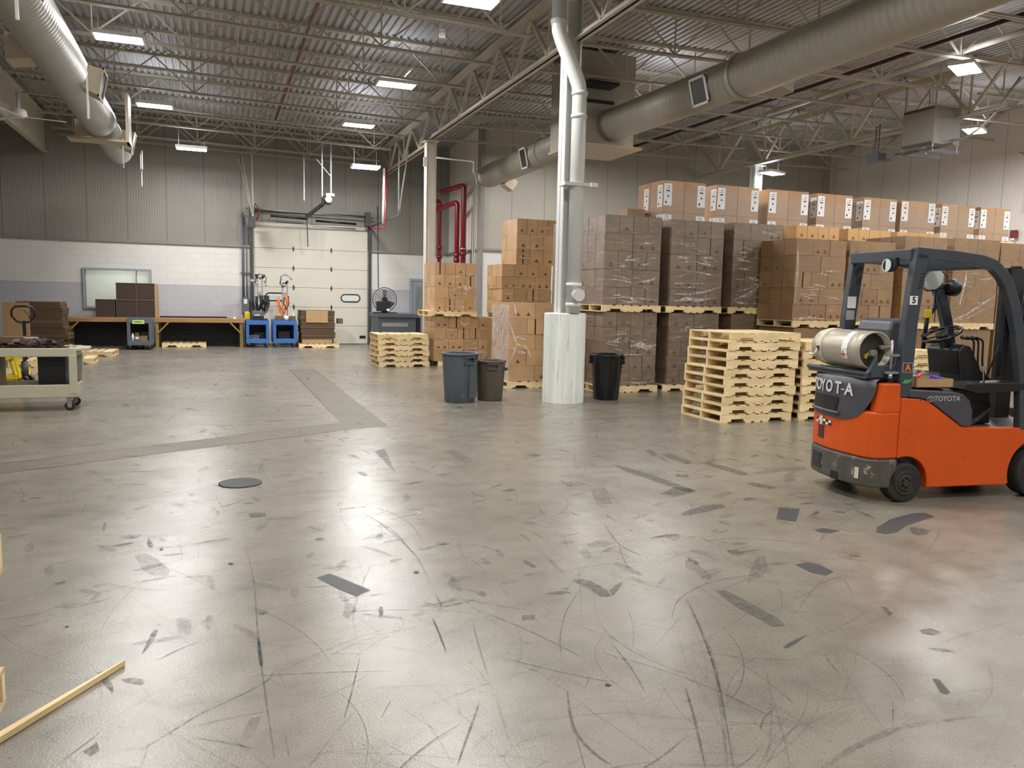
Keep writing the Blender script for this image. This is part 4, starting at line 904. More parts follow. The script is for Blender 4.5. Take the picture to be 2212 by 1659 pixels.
# low pallets on the floor at left
pallet(-3.7, 19.7, 0, .03, 'single floor pallet between the beige cart and the benches', 'floor pallets at left')
pallet(-3.55, 21.9, 0, -.05, 'farthest floor pallet near the workbench at left', 'floor pallets at left')
pallet(-3.75, 17.7, 0, .02, 'lower pallet of the pair right behind the beige cart', 'floor pallets at left')
pallet(-3.72, 17.75, PH+.0005, .05, 'upper pallet of the pair right behind the beige cart', 'floor pallets at left')
pallet(-1.38, 25.35, 0, 0, 'flat pallet under the right workbench', None)
pallet(2.5, 24.9, 0, 0, 'pallet under the flattened cartons before the dock door', None)
pallet(-4.85, 23.8, 0, 0, 'pallet under the flattened cartons at far left', None)

# ------------------------------------------------------------------ cartons
CM = {}
CN = [0]; CMAX = 300
LEFT = MB()                                             # cartons beyond the 300 that show largest
def carton_mesh(w, d, h, mat, var):
    key = (round(w,3), round(d,3), round(h,3), mat, var)
    if key in CM: return CM[key]
    m_ = MB(); g = .004
    m_.box(g, w-g, g, d-g, .001, h-.002, 0)
    # tape line over the closing flaps and a small printed cone emblem near the lower edge
    if var in (1, 2):
        cx, s = w*(.5 if w < .35 else .3), min(w, h)*.16
        fy = g-.0008
        m_.poly([(cx-s,fy,h*.16),(cx+s,fy,h*.16),(cx+s,fy,h*.2),(cx-s,fy,h*.2)], 1)
        m_.poly([(cx-s*.75,fy,h*.21),(cx+s*.75,fy,h*.21),(cx,fy,h*.21+s*1.25)], 1)
        if w > .35:
            cx = w*.72; m_.poly([(cx-s,fy,h*.16),(cx+s,fy,h*.16),(cx+s,fy,h*.2),(cx-s,fy,h*.2)], 1); m_.poly([(cx-s*.75,fy,h*.21),(cx+s*.75,fy,h*.21),(cx,fy,h*.21+s*1.25)], 1)
    if var == 5: m_.poly([(w*.45,g-.0008,.004),(w*.45+.03,g-.0008,.004),(w*.45+.03,g-.0008,h-.006),(w*.45,g-.0008,h-.006)], 2)
    if var == 4:
        cy, s = d*.5, min(d, h)*.13; fx = g-.0008
        m_.poly([(fx,cy-s,h*.16),(fx,cy+s,h*.16),(fx,cy+s,h*.2),(fx,cy-s,h*.2)], 1); m_.poly([(fx,cy-s*.75,h*.21),(fx,cy+s*.75,h*.21),(fx,cy,h*.21+s*1.25)], 1)
    me = bpy.data.meshes.new('carton'); bmesh.ops.recalc_face_normals(m_.bm, faces=m_.bm.faces); m_.bm.to_mesh(me); m_.bm.free()
    me.materials.append(M[mat]); me.materials.append(M['cprint']); me.materials.append(M['gap']); CM[key] = me
    return me
rc = random.Random(21)
LAYN = {1:['only'],2:['bottom','top'],3:['bottom','middle','top'],4:['bottom','second','third','top'],5:['bottom','second','third','fourth','top']}
def load(x, y, z, w, d, h, pats, desc, mat, loose=False, ny=3, lim=True, sl=True):
    """one palletised block of cartons: front row and left flank as single cartons, the hidden core in the shared mass"""
    n = len(pats); lh = h/n; grp = 'cartons of the '+desc
    for i, nx in enumerate(pats):
        z0 = z+i*lh; cw = w/nx; cd = d/ny; lay = LAYN[n][i]
        sh = rc.uniform(-.008,.008)
        for k in range(nx):
            if lim and CN[0] < CMAX:
                CN[0] += 1
                o = bpy.data.objects.new('carton', carton_mesh(cw, cd, lh, mat, rc.choice([0,1,1,1,0,5] if mat in ('cardB', 'cardL') else [0,1,1,0,1]))); COL.objects.link(o)
                o.location = (x+k*cw+sh, y+rc.uniform(-.006,.006), z0)
                pos = 'only' if nx == 1 else (ORD[k] if k < nx-1 or nx < 3 else 'last')
                tag(o, f'brown carton, {pos} from left in {lay} layer of {desc}', 'carton', grp)
            else: LEFT.box(x+k*cw+.004+sh, x+(k+1)*cw-.004+sh, y+.004, y+cd-.004, z0, z0+lh-.002, 0 if mat == 'cardA' else 1)
        for j in range(1, ny):
            yy = y+j*cd; cw2 = min(cw, .42)
            if lim and sl and CN[0] < CMAX:
                CN[0] += 1
                o = bpy.data.objects.new('carton', carton_mesh(cw2, cd, lh, mat, rc.choice([0,4]))); COL.objects.link(o)
                o.location = (x+rc.uniform(-.004,.004)+sh, yy+.004, z0)
                tag(o, f'brown carton, left flank {"middle" if j < ny-1 else "rear"}, {lay} layer of {desc}', 'carton', grp)
                LEFT.box(x+cw2+.012, x+w-.004, yy+.008, yy+cd-.002, z0, z0+lh-.002, 0 if mat == 'cardA' else 1)
            else: LEFT.box(x+.004, x+w-.004, yy+.008, yy+cd-.002, z0, z0+lh-.002, 0 if mat == 'cardA' else 1)
YA = 12.76; W_ = 1.016
def two(xp, xl, wl, yl, lo_desc, up_desc, patl, patu, mat, zl=(PH, 1.355), zu=1.70, lim=(True, True)):
    pass
# front rank, right of the white column: three double stacks
ZL = PH+.004
def rank(xp, w, x_up, w_up, dlo, dup_, plo, pup, mat, top, mid=1.482, y=YA, llim=True):
    pallet(xp, y-.02, 0, 0, 'floor pallet under the '+dlo, 'pallets under the wrapped loads'); pallet(xp, y-.02, mid, 0, 'raised pallet under the '+dup_, 'pallets under the wrapped loads')
    load(x_up, y, mid+ZL, w_up, W_, top-mid-ZL, pup, dup_, mat)
    load(x_up+.03, y+.01, ZL, w_up-.04, W_-.02, mid-.003-ZL, plo, dlo, mat, lim=llim)
rank(6.58, 1.22, 6.60, 1.17, 'lower load behind the black bin', 'upper load beside the white column', [4,4,2,4,4], [4,2,4,2,4], 'cardA', 3.215)
rank(7.92, 1.22, 7.98, 1.16, 'second lower load from the column', 'second upper load from the column', [4,2,4,2,2], [4,2,2,4,4], 'cardA', 3.205)
rank(9.30, 1.22, 9.36, 1.16, 'third lower load from the column', 'third upper load from the column', [4,2,4,2,2], [4,4,2,5,3], 'cardA', 3.22, llim=False)
# left group
pallet(5.08, 18.28, 0, 0, 'floor pallet under the lower load behind the gray bin', 'pallets under the wrapped loads')
load(4.98, 18.3, ZL, 1.5, 1.0, 1.07, [5,4,5,4], 'lower load behind the gray bin', 'cardL')
pallet(4.80, 18.2, 1.21, 0, 'raised pallet under the far left upper load', 'pallets under the wrapped loads')
load(4.98, 18.3, 1.21+ZL, 1.03, 1.0, 1.15, [4,3,4,4], 'far left upper load near the fan', 'cardL', ny=3)
pallet(6.05, 16.5, 1.21, 0, 'raised pallet under the upper load left of the column', 'pallets under the wrapped loads'); pallet(6.05, 16.5, 0, 0, 'floor pallet hidden behind the short load', 'pallets under the wrapped loads')
load(6.05, 16.5, ZL, 1.2, 1.0, 1.07, [4,4,4,4], 'dim load behind the short load', 'cardB', lim=False)
load(6.02, 16.5, 1.21+ZL, 1.2, 1.0, 1.09, [4,4,3,4], 'upper load left of the column', 'cardL')
load(6.38, 16.55, 1.21+ZL+1.092, .98, .98, 1.01, [3,3,4], 'topmost load left of the column', 'cardL')
pallet(5.16, 13.72, 0, 0, 'floor pallet under the short load beside the column', 'pallets under the wrapped loads')
load(5.20, 13.75, ZL, 1.02, 1.0, 1.475, [2,3,2,3,2], 'short load beside the column', 'cardL')
# right rank behind the forklift
pallet(9.93, 11.66, 1.27, 0, 'raised pallet under the upper load behind the propane tank', 'pallets under the wrapped loads')
load(9.95, 11.7, 1.27+ZL, 1.16, 1.0, 1.48, [3,2,3,2,3], 'upper load behind the propane tank', 'cardB')
load(10.0, 11.7, ZL, 1.1, 1.0, 1.13, [2,2,2,2], 'dim load', 'cardB', lim=False)
pallet(11.17, 11.66, 1.27, 0, 'raised pallet under the upper load beside the rear pillar', 'pallets under the wrapped loads')
load(11.18, 11.7, 1.27+ZL, 1.13, 1.0, 1.5, [2,3,2,3,2], 'upper load beside the rear pillar', 'cardB')
load(11.2, 11.7, ZL, 1.1, 1.0, 1.13, [2,2,2,2], 'dim load', 'cardB', lim=False)
pallet(12.5, 11.66, 1.26, 0, 'raised pallet under the load behind the cab lamp', 'pallets under the wrapped loads')
load(12.54, 11.7, 1.26+ZL, 1.1, 1.0, 1.66, [3,2,3,2,3], 'upper load behind the cab lamp', 'cardB')
pallet(13.84, 11.66, 1.26, 0, 'raised pallet under the load behind the steering wheel', 'pallets under the wrapped loads')
load(13.84, 11.7, 1.26+ZL, 1.26, 1.0, 1.68, [2,3,2,3,2], 'upper load behind the steering wheel', 'cardB')
load(12.54, 11.7, ZL, 1.1, 1.0, 1.12, [3,3,3,3], 'dim', 'cardB', lim=False); load(13.84, 11.7, ZL, 1.2, 1.0, 1.12, [3,3,3,3], 'dim', 'cardB', lim=False)
pallet(12.5, 11.66, 0, 0, 'floor pallet behind the cab', 'pallets under the wrapped loads'); pallet(13.84, 11.66, 0, 0, 'floor pallet behind the steering wheel', 'pallets under the wrapped loads')
pallet(9.93, 11.66, 0, 0, 'floor pallet behind the middle pallet stack', 'pallets under the wrapped loads'); pallet(11.17, 11.66, 0, 0, 'floor pallet behind the right pallet stack', 'pallets under the wrapped loads')
load(15.2, 11.75, 1.26, 1.1, 1.0, 1.78, [2,3,2,3,2], 'dim', 'cardB', lim=False); load(15.2, 11.75, 0, 1.1, 1.0, 1.255, [3,3,3,3], 'dim', 'cardB', lim=False)
# cartons of the second rank peeking over the front rank
for k, (x, w, n) in enumerate(((11.08,1.1,4),(12.41,1.16,4),(13.75,1.22,4))):
    nm = ['behind the third upper load','over the rear pillar load','over the cab lamp load'][k]
    for i in range(n):
        o = bpy.data.objects.new('carton', carton_mesh(w/n, .4, .26, 'cardC', 1)); COL.objects.link(o); o.location = (x+i*w/n, 13.06, 3.02)
        tag(o, f'bright carton, {ORD[i]} from left in the top row {nm}', 'carton', 'bright cartons peeking over the front rank')
    LEFT.box(x, x+w, 13.06, 14.0, ZL, 3.018, 1); LEFT.box(x, x+w, 13.47, 14.0, 3.018, 3.27, 1)
LEFT.bm.verts.ensure_lookup_table()
# rear rank of tall labelled cartons on the third level
for k, (x0, w) in enumerate(((6.6,1.2),(7.95,1.2),(9.4,1.2))):
    load(x0, 14.05, ZL, w, 1.0, 1.35, [3,3,3,3,3], 'dim', 'cardA', lim=False); load(x0, 14.05, 1.49, w, 1.0, 1.72, [3,3,3,3,3], 'dim', 'cardA', lim=False)
tall = [(8.58,1.02),(9.87,1.07),(11.18,1.08),(12.49,1.0),(13.80,.99),(14.92,1.04),(16.18,1.1),(17.45,1.02)]
tp = ['leftmost','second','third','fourth','fifth','sixth','seventh','rightmost']
def tall_mesh(w, d, h):
    m_ = MB(); m_.box(.004, w-.004, .004, d-.004, 0, h, 0); m_.box(.004, w-.004, .002, .004, h*.2, h*.205, 1); 
    me = bpy.data.meshes.new('tall_carton'); bmesh.ops.recalc_face_normals(m_.bm, faces=m_.bm.faces); m_.bm.to_mesh(me); m_.bm.free(); me.materials.append(M['cardD']); me.materials.append(M['kraftd']); return me
def ship_label(parent, M4, w=.19, h=.44):
    m_ = MB(); m_.box(-w/2, w/2, -h/2, h/2, 0, .0012, 0)
    for (a, b, c, d) in ((-.3,.3,.28,.30),(-.2,.25,.14,.2),(-.3,.3,.06,.065),(-.05,.1,-.12,-.02),(.15,.22,-.1,-.06),(-.3,-.1,-.4,-.3),(-.3,.3,-.22,-.215),(.0,.2,.36,.4)):
        m_.box(a*w, b*w, c*h, d*h, .0012, .0016, 1)
    o = m_.build('shipping_label', [M['paper'], M['ink']], parent); o.matrix_local = M4
    m_ = MB(); m_.box(-w*.55, w*.55, -.045, .045, 0, .0012, 0).box(-w*.3, w*.3, -.02,-.01,.0012,.0016,1).box(-w*.3, w*.2, .01,.02,.0012,.0016,1)
    o2 = m_.build('shipping_label', [M['paper'], M['ink']], parent); q = M4.copy(); q.translation.z = .055; o2.matrix_local = q
for k, (x, w) in enumerate(tall):
    pallet([8.5,9.79,11.1,12.41,13.71,14.935,16.16,17.385][k], 14.08, 3.215, 0, f'raised pallet under the {tp[k]} pair of tall labelled cartons', 'pallets under the tall cartons')
    rzk = 0 if k != 5 else -.05
    for s in (0, 1):
        for dd in (0, 1):
            if dd and s: continue
            t = thing('tall_carton', f'{"front" if not dd else "rear"} {["left","right"][s]} carton in {tp[k]} pair of tall white-labelled cartons', 'carton', (x+s*w/2, 14.12+dd*.5, 3.215+ZL), rzk, 'tall cartons with white labels on the top level')
            o = bpy.data.objects.new('carton_body', tall_mesh(w/2, .5, .775)); COL.objects.link(o); o.parent = t
            if not dd:
                fx = .12 if s == 0 else w/2-.105
                ship_label(t, face_m((fx, .002, .5 if k != 5 else .53), (1,0,0), (0,0,1)))
                if s == 0 and k in (0,1,3,4,6,7): ship_label(t, face_m((.002, .11, .47), (0,-1,0), (0,0,1)))
            else: ship_label(t, face_m((.002, .15, .45), (0,-1,0), (0,0,1)))
    if x > 10.6: LEFT.box(x, x+w, 14.1, 15.1, 0, 3.21, 0)
b0 = tag(MB().box(0,.42,0,.5,0,.36).box(.04,.2,-.002,0,.02,.1, 1).build('carton', [M['cardD'], M['paper']], loc=(8.05,14.6,3.215)), 'low carton with white label left of the tall cartons', 'carton')
o = LEFT.build('stacked_cartons', [M['cardA'], M['cardB']]); tag(o, 'mass of brown cartons filling the ranks behind the single cartons', 'cartons', kind='stuff')

# stretch film gathered in strands, plus pale strips painting its glints
def strand(pts, w, mb, nrm=(0,-1,0)):
    P = [Vector(p) for p in pts]; L = []; R = []
    for i, q in enumerate(P):
        d = (P[min(i+1,len(P)-1)]-P[max(i-1,0)]).normalized(); s = d.cross(Vector(nrm)).normalized(); e = w*(1 if i not in (0, len(P)-1) else .25)/2
        off = Vector(nrm)*(.004+.006*(i % 2)); L.append(mb.bm.verts.new(q+s*e+off)); R.append(mb.bm.verts.new(q-s*e+off*2))
    for i in range(len(P)-1): mb.bm.faces.new((L[i], R[i], R[i+1], L[i+1]))
rfm = random.Random(77)
def film(label, base, lst, nrm=(0,-1,0), mat='film2', grp='stretch film gathered on the loads'):
    mb = MB()
    if base:                                        # short pale strips painting film glints over a load face: (x0, x1, z0, z1, y, count)
        x0, x1, z0, z1, y, cnt = base
        for i in range(cnt):
            L = rfm.uniform(.1,.42); a = rfm.gauss(.0,.16); px = rfm.uniform(x0+.02, x1-L-.02); pz = rfm.gauss((z0*.6+z1*.4), (z1-z0)*.26); pz = min(max(pz, z0+.06), z1-.06)
            strand([(px+L*t, y, min(max(pz+L*t*math.tan(a)+rfm.uniform(-.015,.015), z0+.02), z1-.02)) for t in (0,.3,.6,1)], rfm.uniform(.008,.04), mb)
    for pts, w in lst: strand(pts, w, mb, nrm)
    return tag(mb.build('stretch_film', M[mat], recalc=False), label, 'stretch film', grp)
yf = 13.735
film('knotted white film with tail and painted glints on the short load beside the column', (5.2,6.2,.2,1.58,13.738,10), [([(5.19,yf,1.22),(5.26,yf,1.0),(5.33,yf,.84),(5.42,yf,.8),(5.5,yf-.01,.79),(5.56,yf-.02,.72),(5.6,yf-.03,.6)], .035), ([(5.33,yf,.82),(5.27,yf,.66),(5.2,yf,.5)], .022), ([(5.26,yf,1.58),(5.3,yf,1.42),(5.33,yf,1.33)], .04), ([(5.33,yf,1.33),(5.5,yf,1.31),(5.75,yf,1.4),(6.0,yf,1.5)], .014)])
fs = MB()
for z0 in (.15,.5,.85,1.2):
    fs.poly([(5.188,13.75,z0),(5.188,14.74,z0+.02),(5.188,14.74,z0+.36),(5.188,13.75,z0+.36)])
tag(fs.build('stretch_film', M['film'], recalc=False), 'cloudy film on the left flank of the short load by the column', 'stretch film', 'stretch film gathered on the loads')
yb = YA-.012
film('diagonal film fan and painted glints on the third upper load from the column', (9.37,10.5,1.64,3.2,12.748,30), [([(9.36,yb,1.78),(9.7,yb,1.95),(10.1,yb,2.14),(10.45,yb,2.28)], .02), ([(9.36,yb,1.72),(9.7,yb,1.86),(10.1,yb,2.08),(10.42,yb,2.25)], .045), ([(9.38,yb,1.68),(9.8,yb,1.86),(10.4,yb,2.2)], .02)])
film('crinkled film and painted glints across the second upper load from the column', (7.99,9.13,1.64,3.18,12.748,28), [([(8.0,yb,1.84),(8.4,yb,1.83),(8.8,yb,1.9),(9.1,yb,1.98)], .04), ([(8.1,yb,1.7),(8.35,yb,1.76),(8.6,yb,1.72),(9.0,yb,1.78)], .06), ([(8.0,yb,2.05),(8.5,yb,2.03),(9.1,yb,2.06)], .02)])
film('film band and painted glints around the upper load beside the white column', (6.61,7.76,1.64,3.18,12.748,22), [([(6.62,yb,1.72),(7.0,yb,1.75),(7.4,yb,1.73),(7.74,yb,1.7)], .03), ([(6.62,yb,2.32),(6.9,yb,2.36),(7.1,yb,2.3)], .015), ([(7.35,yb,2.45),(7.72,yb,2.38)], .03)])
film('crinkled film and painted glints low on the load behind the black bin', (6.64,7.74,.2,1.45,12.758,18), [([(7.2,yb+.01,.86),(7.4,yb+.01,.9),(7.55,yb+.01,.82),(7.74,yb+.01,.88)], .1), ([(7.1,yb+.01,.2),(7.4,yb+.01,.17),(7.74,yb+.01,.2)], .04)])
film('white film streaks and painted glints on the lower load behind the gray bin', (5.0,6.45,.2,1.18,18.288,20), [([(5.4,18.28,.36),(5.7,18.28,.42),(6.05,18.28,.44),(6.3,18.28,.5)], .03), ([(5.9,18.28,.3),(6.1,18.28,.36),(6.3,18.28,.32)], .09), ([(5.6,18.28,1.1),(5.75,18.28,1.0),(5.85,18.28,1.06)], .09), ([(5.62,18.28,.85),(5.9,18.28,.82)], .05)])
film('white film strands and painted glints on the far left upper load', (5.0,6.0,1.4,2.46,18.288,16), [([(5.65,18.28,1.95),(5.78,18.28,1.88),(5.92,18.28,1.92)], .14), ([(5.1,18.28,1.5),(5.4,18.28,1.45),(5.7,18.28,1.4)], .03), ([(5.8,18.28,2.2),(5.95,18.28,2.16)], .05)])
film('film fan and painted glints on the load behind the steering wheel', (13.85,15.08,1.45,3.0,11.688,10), [([(13.85,11.685,1.42),(14.25,11.685,1.55),(14.65,11.685,1.75),(15.05,11.685,1.95)], .05), ([(13.85,11.685,1.41),(14.35,11.685,1.5),(15.05,11.685,1.78)], .03), ([(14.2,11.685,2.45),(14.17,11.685,2.2),(14.13,11.685,2.0),(14.07,11.685,1.75)], .03)])
film('film streaks and painted glints at the foot of the load behind the propane tank', (9.96,11.1,1.45,2.85,11.688,14), [([(9.96,11.685,1.42),(10.3,11.685,1.45),(10.7,11.685,1.43)], .06), ([(9.97,11.685,2.7),(9.98,11.685,2.3),(9.97,11.685,1.7)], .04)])

# ------------------------------------------------------------------ flattened carton piles
def flat_pile(x, y, z, w, d, n, hh, desc, grp, off, seed):
    rs_ = random.Random(seed)
    for i in range(n):
        ww = w+rs_.uniform(-off,off); m_ = MB(); k = 9
        for j in range(k): m_.box(rs_.uniform(-.012,.012), ww+rs_.uniform(-.012,.012), rs_.uniform(-.01,.01), d, j*hh/k, (j+1)*hh/k-.002, j % 2)
        o = m_.build('flat_cartons', [M['kraftd'], M['kraftd2']], loc=(x+rs_.uniform(-off,off)*.4, y+rs_.uniform(0,.03), z+i*hh)); tag(o, f'{"topmost" if i == n-1 else "bottom" if i == 0 else ORD[i]} bundle of flattened brown cartons, {desc}', 'cardboard', grp)
flat_pile(2.58, 24.97, PH+.001, 1.0, 1.0, 6, .17, 'pile before the dock door', 'flattened carton bundles before the dock door', .04, 3)
tag(MB().box(0,.66,0,.008,0,.37).build('hanging_cardboard', M['kraft'], loc=(2.72,24.94,.78)), 'tan cardboard sheet hanging over the pile before the dock door', 'cardboard')
tag(MB().box(0,.9,0,.01,0,.13).build('cardboard_sheet', M['kraft'], loc=(2.6,24.91,.13)), 'tan cardboard strip low on the pile before the dock door', 'cardboard')
tag(MB().box(0,.16,0,.3,0,.16).build('hanging_flap', M['kraftd'], loc=(3.69,24.99,.75)), 'brown flap jutting from the right side of the pile', 'cardboard')
flat_pile(-4.76, 23.86, PH+.001, 1.08, 1.0, 7, .168, 'pile at the far left wall', 'flattened carton bundles at far left', .07, 5)
tag(MB().box(0,.56,0,.02,0,.84).build('cardboard_sheet', M['kraft'], loc=(-4.67,21.98,.47)), 'upright tan cardboard sheet behind the pallet jack handle', 'cardboard')
tag(MB().box(0,.6,0,.9,0,.46).build('carton', M['kraftd'], loc=(-4.7,21.9,.0)), 'brown carton behind the beige cart supporting the tan sheet', 'carton')
# left edge: corners of two pallets poking in from outside the frame
for i, (xr, yb) in enumerate(((-.98,2.9),(-.97,2.92),(-.705,3.1),(-.99,2.9),(-.97,2.93),(-.98,2.9),(-.665,2.97))):
    lb = {2:'lower pallet poking its corner into the left picture edge', 6:'upper pallet poking its corner into the left picture edge'}.get(i, 'pallet of the near left stack outside the picture, '+ORD[i]+' up')
    pallet(xr-1.22, yb-1.02, i*(PH+.0005), 0, lb, 'pallets in the stack at the left picture edge')
st = thing('wood_strip', 'long pale wooden strip lying on the floor at lower left', 'wood strip', (-.86, 3.2, .0)); MB().prism([(0,-.02),(0,.02),(.78,.004),(.78,-.004)], .003, .028, 'z').build('strip', M['pine'], st); st.rotation_euler = (0,0,math.radians(54.))

film('pale strips painted as film glints over the lower load second from the column', (7.98,9.1,.9,1.46,12.758,10), [])
film('pale strips painted as film glints over the upper load left of the column', (6.04,7.15,1.4,2.4,16.488,14), [])
film('pale strips painted as film glints over the topmost load left of the column', (6.4,7.3,2.5,3.4,16.538,10), [])
# ------------------------------------------------------------------ bins
def bin_(name, label, x, y, r0, r1, h, mat, rz=0, fins=12):
    t = thing(name, label, 'bin', (x,y,0), rz)
    n = 48; m_ = MB(); b = m_.bm
    prof = [(r0*.96,.0),(r0,.012),(r0+(r1-r0)*.5,h*.5),(r1*.985,h-.06)]; rings = []
    for r, z in prof:
        rings.append([b.verts.new(((r-(.008 if (i % 8) in (0,1) and z > .01 and z < h-.07 else 0))*math.cos(2*PI*i/n), (r-(.008 if (i % 8) in (0,1) and z > .01 and z < h-.07 else 0))*math.sin(2*PI*i/n), z)) for i in range(n)])
    inner = [(r1*.955,h-.02),(r0*.95,.03)]
    for k in range(len(rings)-1):
        for i in range(n): b.faces.new((rings[k][i], rings[k][(i+1)%n], rings[k+1][(i+1)%n], rings[k+1][i])).smooth = True
    b.faces.new(rings[0][::-1])
    m_.lathe([(r1*.985,h-.06),(r1*.97,h-.02),(r1*.955,h-.02),(r0*.94,.03),(.001,.03)], n)
    m_.build('body', mat, t, recalc=True)
    MB().lathe([(r1*.965,h-.045),(r1+.01,h-.04),(r1+.014,h-.008),(r1,h),(r1-.02,h),(r1-.025,h-.03),(r1*.965,h-.045)], n).build('rim', mat, t)
    for s in (0, PI):
        hm = MB(); hm.box(r1-.03,r1+.03,-.09,.09,h*.79,h*.82).box(r1-.03,r1+.022,-.09,-.075,h*.79,h*.93).box(r1-.03,r1+.022,.075,.09,h*.79,h*.93).box(r1-.03,r1+.032,-.09,.09,h*.91,h*.94)
        hm.xf(Matrix.Rotation(s+1.2,4,'Z')).build('handle', mat, t)
    return t
bn1 = bin_('trash_bin', 'tall gray ribbed trash bin left of the white column base', 3.76, 12.2, .245, .295, .80, M['bing'], .6)
MB().box(-.09,.09,-.283,-.26,.08,.7).build('side_channel', M['bing'], bn1); MB().box(-.08,.08,-.287,-.28,.69,.73).build('handle_recess', M['black'], bn1)
bn2 = bin_('trash_bin', 'shorter brown trash bin beside the tall gray bin', 4.31, 12.28, .205, .25, .67, M['binb'], .2)
MB().box(.1,.2,-.215,-.2,.5,.55).build('sticker', M['ink'], bn2); bn2.children[-1].rotation_euler = (0,0,.1)
bn3 = bin_('trash_bin', 'black trash bin right of the white column base', 6.33, 12.0, .215, .275, .78, M['blackg'], 1.4)
MB().box(-.03,.03,-.005,0,-.03,.03).build('sticker', M['redp'], bn3, loc=(-.25*math.cos(1.4-.3)-.0, .25*math.sin(1.4-.3), .63)); bn3.children[-1].rotation_euler = (0,0,-1.4-1.1)
# floor drain cover
dc = thing('drain_cover', 'round cast iron drain grate in the floor', 'drain', (.214, 7.32, .0)); g = MB(); g.cyl((0,0,.0005),(0,0,.003),.185,n=40)
g.build('frame', M['black'], dc); g = MB()
for i in range(-4,5):
    L = math.sqrt(max(0,.17**2-(i*.038)**2)); g.box(-L,L,i*.038-.009,i*.038+.009,.003,.006); g.box(i*.038-.009,i*.038+.009,-L,L,.003,.006)
g.lathe([(.165,.003),(.185,.003),(.185,.007),(.165,.007)], 40); g.build('grate', M['drain'], dc)

# ------------------------------------------------------------------ beige cart, left foreground
bc_ = thing('utility_cart', 'large beige plastic cart at the left edge loaded with dark board scraps', 'utility cart', (-3.35, 12.3, 0))
L, D = 1.58, .66
tp_ = MB(); tp_.box(.02,L-.02,.02,D-.02,.765,.80); tp_.box(0,L,0,.03,.755,.875).box(0,L,D-.03,D,.755,.875).box(0,.03,.03,D-.03,.755,.875).box(L-.03,L,.03,D-.03,.755,.875); tp_.build('top_shelf', M['cart_be'], bc_, bevel=.01)
hd = MB(); hd.prism([(L-.02,.05),(L+.14,.16),(L+.14,.5),(L-.02,.61)], .83, .875, 'z'); hd.build('push_handle', M['cart_be'], bc_, bevel=.012)
lo = MB(); lo.box(.02,L-.02,.02,D-.02,.2,.25); lo.box(0,L,0,.03,.19,.37).box(0,L,D-.03,D,.19,.37).box(0,.03,.03,D-.03,.19,.37).box(L-.03,L,.03,D-.03,.19,.37); lo.build('bottom_shelf', M['cart_be'], bc_, bevel=.01)
for x in (0, L-.085):
    for y in (0, D-.07): MB().box(x-.006*(x == 0), x+.085+.006*(x > 0), y-.006*(y == 0), y+.07+.006*(y > 0), .24, .78).build('upright', M['cart_be'], bc_, bevel=.008)
for x in (.12, L-.1):
    for y in (.07, D-.07):
        w_ = MB().cyl((x,y-.02,.064),(x,y+.02,.064),.064,n=22).build('caster', M['black'], bc_); MB().cyl((x,y-.022,.064),(x,y+.022,.064),.028,n=14).build('hub', M['steel'], w_); MB().box(x-.03,x+.03,y-.032,y-.024,.06,.15).box(x-.03,x+.03,y+.024,y+.032,.06,.15).box(x-.035,x+.035,y-.04,y+.04,.14,.19).build('fork', M['steel'], w_)
# dark honeycomb scraps heaped on the cart
sc2 = MB(); rs2 = random.Random(8)
for i in range(520):
    x = rs2.uniform(.12,1.40); y = rs2.uniform(.12,.53); lv = rs2.choice([0,1,1,2,2,3,3,4]); z = .825+lv*.03+rs2.uniform(0,.01)
    if .54 < x < 1.02 and y > .2: continue
    if x > 1.35 and lv > 0: lv = 0; z = .826
    Mx = Matrix.Translation((x,y,z+.02))@Euler((max(-.3,min(.3,rs2.gauss(0,.2))),max(-.3,min(.3,rs2.gauss(0,.2))),rs2.uniform(0,3.1))).to_matrix().to_4x4()
    sc2.box(-.06,.06,-.035,.035,-.008,.008, rs2.choice([0,0,0,1]), Mx)
tag(sc2.build('board_scraps', [M['fluted'], M['kraftd']], loc=(-3.35,12.3,0)), 'heap of dark fluted board scraps on the beige cart', 'scraps', kind='stuff')
tag(MB().prism([(0,0),(.1,.03),(.16,.12),(.05,.08)], 0, .006, 'z').build('paper_scrap', M['paper'], loc=(-2.42,12.5,1.0)), 'white paper scrap on the heap of dark board scraps', 'paper')
tag(MB().lathe([(.02,0),(.05,.01),(.04,.05),(.02,.07),(.0,.075)], 9).build('plastic_wad', M['film2'], loc=(-1.85,12.5,.81)), 'small wad of clear plastic at the cart corner', 'wad')
tag(MB().box(0,.3,0,.28,0,.2).build('carton', M['kraftd'], loc=(-2.72,12.6,.81)), 'brown carton among the scraps on the beige cart', 'carton')
tb = thing('black_tote', 'black panel box standing on the lower shelf of the beige cart', 'box', (-2.27, 12.52, .252)); MB().box(0,.34,0,.3,0,.49).build('body', M['black'], tb, bevel=.01); MB().box(0,.34,-.006,0,.455,.49).build('rim', M['blackg'], tb)
tag(MB().lathe([(.05,0),(.05,.42),(.02,.42),(.02,0)], 18).build('film_roll', M['film'], loc=(-1.87,12.66,.252)), 'upright roll of clear film beside the black box on the cart', 'film roll')
tag(MB().box(0,.5,0,.35,0,.46).build('carton', M['kraftd'], loc=(-3.22,12.5,.252)), 'brown carton on the lower shelf of the beige cart', 'carton')
tag(MB().box(0,.6,0,.08,0,.035).build('wood_block', M['pine'], loc=(-3.05,12.36,.252)), 'pale wooden stick on the lower shelf of the beige cart', 'wood block')

